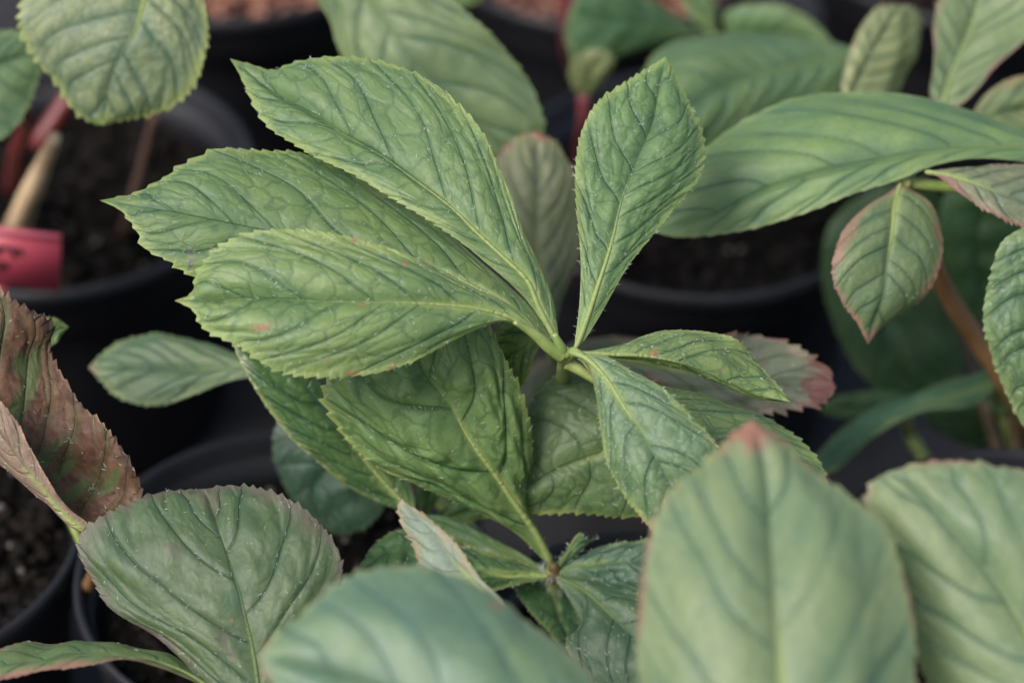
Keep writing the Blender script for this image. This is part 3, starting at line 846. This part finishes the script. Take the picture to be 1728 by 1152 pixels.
st = tube('stalk', [at(935, 958, .802), at(935, 975, .808), at(942, 1010, .825), base2], [.0024, .0036, .0032, .0034], STALK, p2, 12, 40, .03)
stalk_hairs(st, [at(935, 958, .802), at(935, 975, .808), at(942, 1010, .825), base2], .0034, 320, 5)
bud = tube('bud', [at(934, 952, .800), at(936, 962, .803), at(938, 975, .806)], [.0012, .0030, .0026], DARKB, p2, 10, 20, .06)
stalk_hairs(bud, [at(934, 952, .800), at(936, 962, .803), at(938, 975, .806)], .0030, 70, 6)

# ------------------------------------------------------------------ foreground, out of focus
b3 = on_plane(760, 1500, .1)
p3 = thing('leafy_plant', at(770, 1420, .70), 'blurred plant at the bottom centre, broad blue-green leaf and a pale curled one', 'plant')
leaf(p3, [(1080, 1400), (930, 1300), (800, 1230), (700, 1185), (620, 1155), (520, 1126), (437, 1106)],
     [(1105, 1330), (1060, 1230), (1011, 1155), (977, 1117), (935, 1080), (890, 1050), (855, 1017), (810, 986), (755, 967), (705, 958), (655, 957), (605, 969), (560, 994), (520, 1028), (485, 1058), (452, 1085)],
     [(960, 1420), (820, 1400), (680, 1340), (560, 1260), (480, 1180), (448, 1130)], [.60, .612, .625, .634, .64, .645], eA=[.010, .026, .022, .010], eB=[.0, -.004, .0], mat='pale', nv=6, hairs=120, res=1, quilt=.0009, slope=(.28, .08),
     mk=dict(green=(.080, .150, .110), yellow=(.17, .235, .095), blue=(.05, .115, .105), patch=.55, rough=.50, spec=.5, blight=(.42, .16, .14), blightamt=.03, rib=(.05, .11, .05)), bulge=.006,
     marks=[(838, 1020, .0016, .0012, 0)], label='broad blurred leaf, blue-green to yellow-green')
leaf(p3, [(860, 1040), (810, 990), (770, 950), (735, 905), (700, 868), (678, 841)], [(800, 1040), (745, 1000), (713, 962), (706, 926), (684, 892), (671, 856)], [(848, 1010), (812, 980), (796, 955), (765, 913), (730, 879), (698, 857)],
     [.715, .722, .73, .735], eA=.004, eB=-.002, mat='underside', nv=7, hairs=60, teeth=.0016, tn=14, ruffle=.002, quilt=.0008, label='pale curled leaf showing its grey underside')
tube('stalk', [at(1080, 1400, .60), at(1110, 1440, .66), at(1100, 1500, .74), at(1060, 1530, .84)], [.0030, .0034, .0034, .0040], STALK, p3)
p4 = thing('leafy_plant', at(1400, 1420, .72), 'blurred pale green plant at the lower right, two large leaves', 'plant')
leaf(p4, [(1328, 1400), (1322, 1250), (1316, 1134), (1309, 1030), (1302, 926), (1295, 821), (1284, 752), (1270, 708)], [(1180, 1350), (1100, 1250), (1083, 1160), (1077, 1080), (1080, 1000), (1092, 930), (1110, 872), (1140, 822), (1182, 790), (1246, 726)],
     [(1460, 1350), (1535, 1250), (1543, 1150), (1541, 1064), (1531, 995), (1513, 936), (1493, 891), (1454, 853), (1406, 821), (1364, 790), (1332, 755)], [.63, .632, .635, .642, .655, .665], eA=[.004, .008, .006], eB=[.006, .010, .006],
     mat='pale', nv=5, hairs=140, res=1, quilt=.0014, slope=(.40, .08), mk=dict(tip=(.24, .11, .08), tipat=.92, blight=(.24, .11, .085), blightamt=.13), bulge=.005, label='large blurred pale leaf with brownish-pink tip')
leaf(p4, [(1880, 1330), (1800, 1170), (1728, 1057), (1683, 988), (1614, 905), (1541, 821), (1500, 795)], [(1700, 1330), (1590, 1200), (1540, 1080), (1510, 960), (1480, 890), (1462, 848), (1475, 812)],
     [(1960, 1150), (1930, 980), (1850, 870), (1728, 794), (1683, 788), (1631, 779), (1562, 781)], [.65, .66, .667, .672, .68], eA=[.006, .010, .006], eB=[.004, .006, .004], mat='pale', nv=5, hairs=100, quilt=.0014, slope=(.44, .10),
     mk=dict(rim=(.22, .17, .09), blight=(.24, .12, .09), blightamt=.08), bulge=.005, label='second blurred pale leaf, cut by the right edge')
tube('stalk', [at(1328, 1395, .63), at(1350, 1430, .66), at(1390, 1500, .76), at(1400, 1530, .84)], [.0030, .0034, .0034, .0040], STALK, p4)
tube('petiolule', [at(1880, 1328, .65), at(1700, 1440, .67), at(1370, 1450, .69)], [.0020, .0028, .0032], STALK, p4)

# ------------------------------------------------------------------ left
p5 = thing('leafy_plant', at(440, 1400, .80), 'plant at the lower left with a dusky rounded leaf browned along its margin', 'plant')
leaf(p5, [(440, 1210), (434, 1144), (424, 1085), (411, 1030), (403, 995), (385, 939), (368, 891), (355, 850), (347, 824)],
     [(390, 1190), (344, 1152), (299, 1106), (264, 1075), (212, 1044), (177, 1016), (153, 974), (136, 940), (136, 905), (163, 880), (201, 859), (243, 840), (299, 828)],
     [(480, 1170), (525, 1100), (555, 1020), (577, 960), (569, 928), (552, 900), (521, 866), (486, 843), (444, 827), (399, 820)], [.735, .737, .739, .742, .748, .758], eA=[.004, .008, .010], eB=[.002, .006, .010], mat='dusky', nv=5, hairs=300, res=2,
     quilt=.0017, tn=34, teeth=.0011, slope=(.36, .16), bulge=.0022, label='dusky rounded leaf with browned margin')
leaf(p5, [(360, 1165), (300, 1128), (208, 1106), (139, 1104), (69, 1112), (0, 1122), (-60, 1135)], [(330, 1136), (278, 1110), (208, 1096), (139, 1083), (69, 1083), (0, 1094), (-40, 1110)],
     [(312, 1143), (260, 1122), (200, 1114), (150, 1122), (69, 1133), (0, 1146), (-40, 1150)], [.74, .735, .73, .725], eA=.022, eB=-.006, mat='edged', mk=dict(green=(.07, .13, .05)), nv=7, hairs=70, label='thin leaf seen edge-on at the bottom left, browned below')
tube('stalk', [at(440, 1205, .735), at(445, 1280, .76), at(455, 1400, .82)], [.0026, .0030, .0036], STALK, p5)
tube('petiolule', [at(358, 1163, .74), at(410, 1240, .76), at(447, 1300, .775)], [.0014, .0020, .0026], STALK, p5)

p6 = thing('leafy_plant', at(150, 1010, .86), 'plant with a withered brown leaf at the left edge', 'plant')
leaf(p6, [(142, 896), (116, 866), (80, 822), (54, 782), (34, 745), (10, 706), (-16, 675), (-50, 600), (-60, 520)],
     [(132, 896), (104, 862), (72, 820), (46, 780), (26, 745), (2, 706), (-24, 678), (-60, 610)],
     [(163, 884), (200, 868), (238, 838), (227, 797), (196, 750), (163, 713), (139, 689), (104, 630), (90, 590), (88, 550), (58, 530), (20, 508), (-10, 488)],
     [.768, .765, .762, .76, .758], eA=[-.004], eB=[-.002, .006, .010, .008], mat='brown', nv=7, hairs=170, res=2, quilt=.0016, teeth=.0015, tn=34, tooth0=.05, ruffle=.003, bulge=-.003, slope=(.26, .10), cells=.6, undul=.0022,
     label='withered brown leaf with green veins',
     marks=[(52, 640, .011, .0022, 1.0), (30, 690, .010, .0025, 1.0), (78, 770, .008, .0020, 1.0), (125, 830, .009, .0016, 1.0), (110, 790, .006, .0014, 1.0), (185, 815, .007, .0014, 1.0), (35, 615, .004, .003, 0)])
leaf(p6, [(141, 895), (103, 862), (66, 818), (40, 785), (14, 748), (-15, 710), (-45, 660)], [(149, 887), (118, 860), (87, 818), (64, 779), (45, 745), (24, 706), (0, 675), (-30, 640)],
     [(134, 897), (87, 861), (45, 819), (0, 775), (-35, 735), (-60, 690)], [.757, .752, .748, .748], eA=-.002, eB=.012, mat='flap', nv=8, hairs=120, res=1, teeth=.0005, bulge=.002, name='curled_margin', rib=0,
     label='left margin of the withered leaf, folded over to its pinkish underside')
leaf(p6, [(40, 600), (70, 575), (95, 558), (117, 551)], [(55, 560), (75, 538), (98, 540)], [(75, 590), (92, 580), (106, 562)], [.79, .80, .805], mat='fresh', nv=4, hairs=20, label='small green leaf tip behind the brown leaf')
tube('stalk', [at(146, 893, .765), at(155, 920, .79), at(160, 960, .83), at(140, 1010, .87)], [.0012, .0016, .0020, .0026], STALK_BROWN, p6)
tube('petiolule', [at(40, 600, .79), at(60, 740, .81), at(150, 945, .82)], [.0008, .0012, .0014], STALK, p6)

# ------------------------------------------------------------------ upper left
p7 = thing('leafy_plant', on_plane(60, 280, .1), 'blurred plant at the upper left with a drooping rounded leaf over its pot', 'plant')
leaf(p7, [(262, -70), (243, 0), (226, 56), (201, 97), (184, 146), (176, 212)], [(150, -70), (70, -50), (40, 0), (40, 58), (67, 104), (96, 138), (115, 171), (148, 203)],
     [(310, -60), (340, -10), (349, 35), (347, 80), (330, 135), (296, 176), (257, 193), (210, 200)], [.83, .826, .824, .828, .835], eA=[.003, .006], eB=[.004, .008], mat='pale', nv=6, hairs=60, quilt=.0022, slope=(.34, .12), teeth=.0016, tn=24,
     mk=dict(green=(.125, .160, .095), yellow=(.21, .235, .11), rim=(.32, .36, .09), rimw=.0026, cell=.8), label='rounded drooping leaf with yellow-green lower margin')
leaf(p7, [(-160, 170), (-80, 135), (0, 108), (50, 95), (72, 100)], [(-100, 80), (-40, 58), (0, 54), (42, 56)], [(-80, 250), (0, 232), (25, 213), (50, 172)], [.86, .862, .87], mat='far', mk=dict(green=(.075, .15, .085)), nv=7, hairs=0,
     label='blurred leaf cut by the left edge')
tube('stalk', [at(262, -68, .83), at(280, -110, .87), at(200, 40, .99), at(60, 250, .995)], [.002, .003, .003, .004], STALK_RED, p7)
tube('stalk', [at(-150, 168, .862), at(30, 190, .90), at(28, 260, .95), on_plane(22, 320, .098)], [.002, .0030, .0036, .0042], STALK_RED, p7)
STICK = plain_mat('dry_cane', (.34, .24, .14), (.46, .34, .21), 60, .7, .25, .0004)
DARKCANE = plain_mat('dark_cane', (.05, .028, .02), (.07, .04, .03), 60, .8, .2, .0004)
o = tube('dry_stem', [at(93, 232, .90), at(70, 285, .925), at(46, 340, .95), on_plane(18, 415, .098)], [.0022, .0042, .0046, .0048], STICK, None, 10, 30, .03)
o['label'], o['category'] = 'cut pale tan dry stem standing in the upper left pot', 'stem'
o = tube('dry_stem', [at(262, 195, .955), at(246, 260, .97), at(222, 350, .985), on_plane(212, 395, .098)], [.0020, .0024, .0026, .003], DARKCANE, None, 8, 30, .04)
o['label'], o['category'] = 'dim dark brown dry stem below the rounded drooping leaf', 'stem'

# pink plant label
LBL = plain_mat('pink_plastic', (.25, .030, .050), (.28, .038, .058), 30, .5, .4)
LBL_TOP = plain_mat('pink_plastic_edge', (.34, .07, .10), None, 30, .5, .4)
INK = plain_mat('black_ink', (.015, .003, .005), None, 30, .7, .2)
c0, c1 = at(-95, 372, .905), at(103, 396, .905)
dn = at(100, 492, .915) - at(103, 396, .905)
across = c1 - c0
nrm = np.cross(across, dn); nrm /= np.linalg.norm(nrm)
if np.dot(nrm, CAM - c0) < 0:
    nrm = -nrm
tl = thing('plant_label', c0 + dn, 'pink plastic plant label with dark writing, at the left edge', 'plant label')


def slab(name, a, b, c, d, th, mat, parent):
    V = [a, b, c, d] + [x - nrm * th for x in (a, b, c, d)]
    return mesh_obj(name, np.array(V), np.array([[0, 1, 2, 3], [7, 6, 5, 4], [0, 4, 5, 1], [1, 5, 6, 2], [2, 6, 7, 3], [3, 7, 4, 0]]), mat, parent, smooth=False)


slab('label_face', c0, c1, c1 + dn, c0 + dn, .0008, LBL, tl)
lip = nrm * .003 - dn * .13
slab('bent_top', c0 + nrm * .0002, c1 + nrm * .0002, c1 + lip * -.0 + dn * .12 + nrm * .0006, c0 + dn * .12 + nrm * .0006, .0003, LBL_TOP, tl)
sp_ = at(-30, 470, .915)
slab('label_stake', c0 + across * .35 + dn * .97 - nrm * .0012, c0 + across * .55 + dn * .97 - nrm * .0012, c0 + across * .47 + dn * 1.9 - nrm * .0012, c0 + across * .44 + dn * 1.9 - nrm * .0012, .0008, LBL, tl)
rg = random.Random(4)


def writing(s0, s1, t, hgt):
    """a line of handwriting: loops and strokes of a pen"""
    pts = []
    n = 90
    for k in range(n):
        q = k / (n - 1)
        x = s0 + (s1 - s0) * q
        pts.append(c0 + across * (x + .018 * math.cos(q * 60)) + dn * (t + .02 * q + hgt * (.5 + .5 * math.sin(q * 60)) * (.7 + .5 * math.sin(q * 23))) + nrm * .0004)
    tube('writing', pts, [.0007, .0007], INK, tl, 6, 240)


writing(.05, .69, .32, .13)
writing(.05, .56, .60, .11)

# ------------------------------------------------------------------ top centre
p8 = thing('leafy_plant', on_plane(700, 330, .0), 'blurred plant behind the fan, one long leaf sloping down right and a brownish one', 'plant')
leaf(p8, [(540, -120), (590, -50), (647, 31), (690, 90), (740, 145), (800, 205), (870, 275)], [(510, -50), (530, -5), (556, 35), (580, 97), (640, 180), (720, 235), (800, 270)],
     [(640, -100), (700, -60), (768, 5), (804, 38), (838, 69), (873, 111), (898, 146), (909, 181), (917, 217)], [.87, .865, .862, .868, .876], eA=[.006, .010], eB=[.002, .004], mat='far', mk=dict(green=(.105, .155, .085), yellow=(.16, .21, .09), patch=.8), nv=7,
     hairs=0, quilt=.0024, label='long blurred leaf sloping down to the right')
leaf(p8, [(935, 575), (915, 480), (905, 400), (908, 320), (905, 222)], [(890, 520), (850, 420), (836, 340), (840, 270), (872, 234)], [(945, 520), (961, 477), (977, 440), (978, 360), (971, 305), (957, 275), (935, 243)], [.85, .855, .86, .865],
     eA=.006, eB=.006, mat='greyed', mk=dict(green=(.13, .15, .075), yellow=(.19, .19, .10), tip=(.34, .10, .09), tipat=.94, blightamt=.22, rim=(.2, .2, .09)), nv=8, hairs=0, quilt=.0016, label='brownish green blurred leaf with pink tip')
tube('stalk', [at(935, 573, .85), at(925, 640, .90), at(800, 600, 1.0), on_plane(700, 520, .0)], [.0015, .002, .003, .004], STALK, p8)
tube('petiolule', [at(540, -118, .87), at(520, -150, .90), at(640, 100, 1.05), on_plane(690, 420, .0)], [.0018, .0026, .003, .0036], STALK, p8)

# ------------------------------------------------------------------ top right, far
p9 = thing('leafy_plant', on_plane(1150, 60, .1), 'far blurred green plant at the top, right of centre, with a crimson stalk', 'plant')
leaf(p9, [(1450, 92), (1413, 100), (1336, 115), (1267, 132), (1197, 163), (1100, 240)], [(1430, 80), (1371, 66), (1284, 56), (1197, 60), (1140, 68), (1090, 120)], [(1440, 130), (1416, 155), (1284, 200), (1200, 250), (1120, 280)], [.93, .92, .91, .90],
     eA=.018, eB=.0, mat='far', mk=dict(green=(.06, .125, .06), blight=(.20, .11, .08), blightamt=.06), nv=9, hairs=0, quilt=.0020, bulge=.006, label='wide blurred leaf behind the upright leaflet')
leaf(p9, [(1200, 62), (1160, 58), (1110, 48), (1040, 35), (960, 20)], [(1160, 40), (1100, 2), (1030, -30), (980, -10)], [(1150, 66), (1102, 78), (1030, 95), (975, 108), (955, 60)], [1.0, .985, .975, .97], mat='far', mk=dict(green=(.042, .10, .045), yellow=(.07, .13, .05)), nv=7, hairs=0, label='dark blurred leaf at the top')
leaf(p9, [(1205, 60), (1180, 20), (1155, -40)], [(1175, 40), (1150, 0), (1140, -25)], [(1208, 35), (1206, 0), (1180, -30)], [1.0, 1.0, 1.0], mat='far', mk=dict(green=(.05, .12, .05)), nv=6, hairs=0, res=0, label='narrow upright blurred leaf')
leaf(p9, [(1230, 75), (1290, 60), (1340, 60), (1415, 85)], [(1225, 20), (1300, 8), (1343, 20), (1375, 40)], [(1260, 110), (1340, 110), (1400, 105)], [.975, .965, .96], mat='far', mk=dict(green=(.06, .14, .05)), nv=6, hairs=0, res=0, label='blurred leaf behind, bright green')
leaf(p9, [(985, 165), (992, 140), (1000, 115), (1025, 85)], [(968, 150), (962, 115), (985, 88)], [(1005, 150), (1025, 125), (1035, 100)], [.965, .96, .955], mat='far', mk=dict(green=(.14, .15, .055), yellow=(.19, .19, .08)), nv=4, hairs=0, res=0, label='yellowed leaf base on the crimson stalk')
CRIM = plain_mat('crimson_stalk', (.13, .026, .035), (.17, .045, .05), 80, .5, .35)
tube('stalk', [at(985, 160, .965), at(985, 195, .97), at(980, 240, 1.0), on_plane(990, 330, .1)], [.0024, .0026, .0026, .0026], CRIM, p9)
tube('stalk', [at(955, -30, 1.03), at(956, 20, 1.04), at(958, 60, 1.06), on_plane(970, 120, .1)], [.0028, .0030, .003, .003], CRIM, p9)
leaf(p9, [(740, -60), (770, -20), (800, 8)], [(745, -35), (760, -5), (785, 10)], [(790, -40), (815, -15), (812, 0)], [.95, .95, .95], mat='far', mk=dict(green=(.10, .17, .06)), nv=4, hairs=0, res=0, label='blurred leaf tip at the top edge')

# ------------------------------------------------------------------ right
p10 = thing('leafy_plant', on_plane(1700, 700, .05), 'leafy plant at the right with a long arching leaf and a small pink-edged hanging leaf', 'plant')
leaf(p10, [(1860, 285), (1790, 258), (1728, 250), (1614, 252), (1527, 262), (1440, 280), (1354, 301), (1267, 328), (1197, 366), (1105, 392)],
     [(1790, 240), (1728, 222), (1642, 191), (1562, 167), (1475, 156), (1392, 158), (1336, 170), (1281, 191), (1225, 222), (1185, 255), (1135, 320)],
     [(1790, 285), (1728, 274), (1649, 267), (1579, 278), (1527, 299), (1440, 327), (1371, 355), (1267, 386), (1197, 397), (1140, 400)], [.82, .815, .812, .812, .815, .82], eA=[.012, .018, .016], eB=[-.006, -.004, .0], mat='far',
     mk=dict(green=(.07, .14, .065), yellow=(.15, .22, .075), patch=.8, rim=(.2, .25, .1)), nv=8, hairs=40, quilt=.0016, slope=(.24, .14), bulge=.004, teeth=.0005, label='long arching leaf across the upper right')
leaf(p10, [(1428, 180), (1450, 130), (1475, 80), (1500, 40), (1515, 8)], [(1420, 150), (1434, 90), (1454, 44), (1480, 14)], [(1500, 165), (1530, 120), (1548, 80), (1553, 40), (1540, 14)], [.875, .88, .885, .89], eA=-.003, eB=.018, mat='far',
     mk=dict(green=(.24, .275, .135), yellow=(.32, .34, .16), patch=.7, rim=(.25, .2, .12)), nv=7, hairs=0, bulge=.004, quilt=.0006, label='pale cupped leaf with its back to the light')
leaf(p10, [(1590, 190), (1600, 140), (1621, 87), (1642, 35), (1652, -5), (1670, -80)], [(1570, 165), (1576, 104), (1577, 35), (1588, -5), (1620, -60)], [(1620, 178), (1649, 150), (1683, 111), (1728, 69), (1780, 0), (1760, -50)], [.86, .868, .875, .88], eA=-.004, eB=-.004, mat='far',
     mk=dict(green=(.13, .18, .09), yellow=(.20, .25, .11), rib=(.22, .28, .12), ribend=1.3, blight=(.32, .12, .14), blightamt=.10, rim=(.30, .18, .15)), nv=8, hairs=0, rib=.0018, label='upright leaf with pale midrib and pinkish margin')
leaf(p10, [(1620, 230), (1680, 195), (1740, 185), (1820, 190)], [(1640, 192), (1668, 156), (1728, 128), (1790, 140)], [(1680, 230), (1740, 235), (1790, 225)], [.86, .865, .87], mat='far', mk=dict(green=(.14, .18, .08), yellow=(.2, .23, .1), rim=(.28, .18, .1)), nv=6, hairs=0, res=0, label='pale leaf at the right edge behind the arching one')
leaf(p10, [(1560, 290), (1620, 300), (1680, 320), (1740, 345), (1820, 390)], [(1640, 281), (1700, 277), (1760, 290), (1800, 340)], [(1585, 300), (1614, 323), (1663, 355), (1728, 384), (1780, 400)], [.80, .797, .80], eA=.010, eB=-.002, mat='greyed',
     mk=dict(green=(.10, .14, .09), yellow=(.2, .2, .10), rim=(.34, .20, .15), blightamt=.25), nv=7, hairs=40, quilt=.0018, teeth=.0016, tn=22, label='leaf with ragged pink margin below the arching leaf')
leaf(p10, [(1520, 308), (1511, 340), (1506, 380), (1499, 449), (1489, 502), (1475, 543), (1465, 581)], [(1500, 325), (1475, 340), (1440, 368), (1420, 396), (1406, 442), (1406, 474), (1423, 512), (1445, 542)],
     [(1538, 322), (1569, 346), (1586, 378), (1592, 408), (1586, 446), (1559, 498), (1527, 526), (1488, 552)], [.81, .803, .798, .80, .803], eA=[.000, -.004], eB=[.006, .010], mat='edged', nv=7, hairs=60, quilt=.0009, teeth=.0006, tn=22, rib=.0009,
     mk=dict(tip=(.30, .15, .11), tipat=.90, veinamt=.45), label='small hanging leaf edged in pink')
leaf(p10, [(1850, 390), (1800, 470), (1760, 560), (1745, 640), (1735, 730)], [(1740, 380), (1690, 408), (1672, 460), (1660, 536), (1671, 588), (1685, 632), (1704, 675), (1722, 710)], [(1880, 500), (1860, 600), (1800, 690)], [.79, .79, .793, .80],
     mat='far', mk=dict(green=(.075, .14, .075), yellow=(.16, .22, .09), patch=.8, cell=1.0, rim=(.2, .26, .1)), nv=8, hairs=80, quilt=.0022, slope=(.2, .1), label='leaf cut by the right edge, below the arching leaf')
tube('stalk', [at(1525, 306, .812), at(1560, 400, .84), at(1590, 480, .86), at(1649, 574, .885), at(1700, 650, .90), on_plane(1745, 740, .09)], [.0016, .0028, .0033, .0035, .0037, .0040], STALK_BROWN, p10)
tube('petiolule', [at(1860, 285, .82), at(1700, 300, .835), at(1560, 315, .825), at(1524, 308, .812)], [.002, .002, .002, .002], STALK, p10)
tube('petiolule', [at(1600, 185, .86), at(1570, 240, .85), at(1530, 300, .818)], [.0016, .002, .002], STALK, p10)
tube('petiolule', [at(1428, 178, .875), at(1470, 260, .85), at(1520, 304, .815)], [.001, .0016, .002], STALK, p10)
tube('petiolule', [at(1850, 392, .79), at(1700, 330, .82), at(1528, 308, .816)], [.001, .0016, .002], STALK, p10)

p11 = thing('leafy_plant', on_plane(1640, 800, .1), 'dim dark green plant low in the shade at the right, thin stalks', 'plant')
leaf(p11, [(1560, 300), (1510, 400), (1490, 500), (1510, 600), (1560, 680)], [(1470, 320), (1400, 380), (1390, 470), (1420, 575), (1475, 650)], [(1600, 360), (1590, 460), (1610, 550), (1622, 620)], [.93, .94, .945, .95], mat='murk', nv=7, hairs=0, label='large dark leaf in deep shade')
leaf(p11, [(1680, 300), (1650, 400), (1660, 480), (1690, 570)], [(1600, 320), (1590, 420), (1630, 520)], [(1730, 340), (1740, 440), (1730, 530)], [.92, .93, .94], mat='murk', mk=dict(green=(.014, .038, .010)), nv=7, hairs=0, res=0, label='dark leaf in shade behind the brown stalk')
leaf(p11, [(1690, 640), (1614, 668), (1527, 690), (1440, 735), (1365, 800)], [(1683, 622), (1614, 643), (1527, 672), (1440, 712), (1385, 762)], [(1650, 680), (1545, 697), (1475, 735), (1405, 795)], [.90, .89, .885, .875], eA=.010, eB=-.002, mat='far', mk=dict(green=(.035, .088, .050), yellow=(.05, .11, .045)), nv=7, hairs=0, label='long dim green leaf slanting to the lower left')
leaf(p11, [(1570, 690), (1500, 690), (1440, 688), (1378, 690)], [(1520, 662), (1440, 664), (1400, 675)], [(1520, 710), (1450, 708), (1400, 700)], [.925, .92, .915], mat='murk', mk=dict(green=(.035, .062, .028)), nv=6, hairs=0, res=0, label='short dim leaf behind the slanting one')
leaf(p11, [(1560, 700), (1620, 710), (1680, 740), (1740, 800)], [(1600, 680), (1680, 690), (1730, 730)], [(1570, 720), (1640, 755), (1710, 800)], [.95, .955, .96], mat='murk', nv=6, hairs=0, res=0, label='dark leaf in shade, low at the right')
tube('stalk', [at(1524, 695, .905), at(1540, 740, .94), on_plane(1575, 800, .1)], [.0022, .0022, .0026], STALK, p11)
tube('stalk', [at(1680, 645, .90), at(1695, 710, .95), on_plane(1730, 800, .1)], [.0020, .0022, .0026], STALK, p11)
leaf(p11, [(1690, 680), (1680, 690), (1688, 700)], [(1672, 676), (1668, 690)], [(1702, 684), (1700, 695)], [.915, .915, .915], mat='far', mk=dict(green=(.10, .12, .04)), nv=3, hairs=0, res=0, label='tiny pale leaf bud beside the brown stalk')

# slender stalks that carry the outlying leaves
tube('petiolule', [at(1450, 92, .93), at(1425, 112, 1.0), on_plane(1330, 135, .1)], [.0012, .0018, .0022], STALK, p9)
tube('petiolule', [at(1203, 61, 1.0), at(1210, 70, 1.03), on_plane(1230, 92, .1)], [.0012, .0018, .0022], STALK, p9)
tube('petiolule', [at(1230, 75, .975), at(1225, 82, 1.02), on_plane(1236, 95, .1)], [.0010, .0016, .0020], STALK, p9)
tube('petiolule', [at(1560, 302, .93), at(1612, 520, .985), on_plane(1690, 780, .1)], [.0012, .0018, .0022], DARKB, p11)
tube('petiolule', [at(1680, 302, .92), at(1700, 520, .975), on_plane(1715, 780, .1)], [.0012, .0018, .0022], DARKB, p11)
tube('petiolule', [at(480, 622, .83), at(560, 690, .845), at(720, 820, .865), at(860, 960, .87)], [.0009, .0014, .0018, .0022], STALK, p2)
tube('petiolule', [at(650, 760, .84), at(720, 830, .862), at(850, 950, .868)], [.0009, .0014, .0018], STALK, p2)
tube('petiolule', [at(700, 868, .81), at(730, 890, .835), at(860, 962, .866)], [.0009, .0014, .0018], STALK, p2)
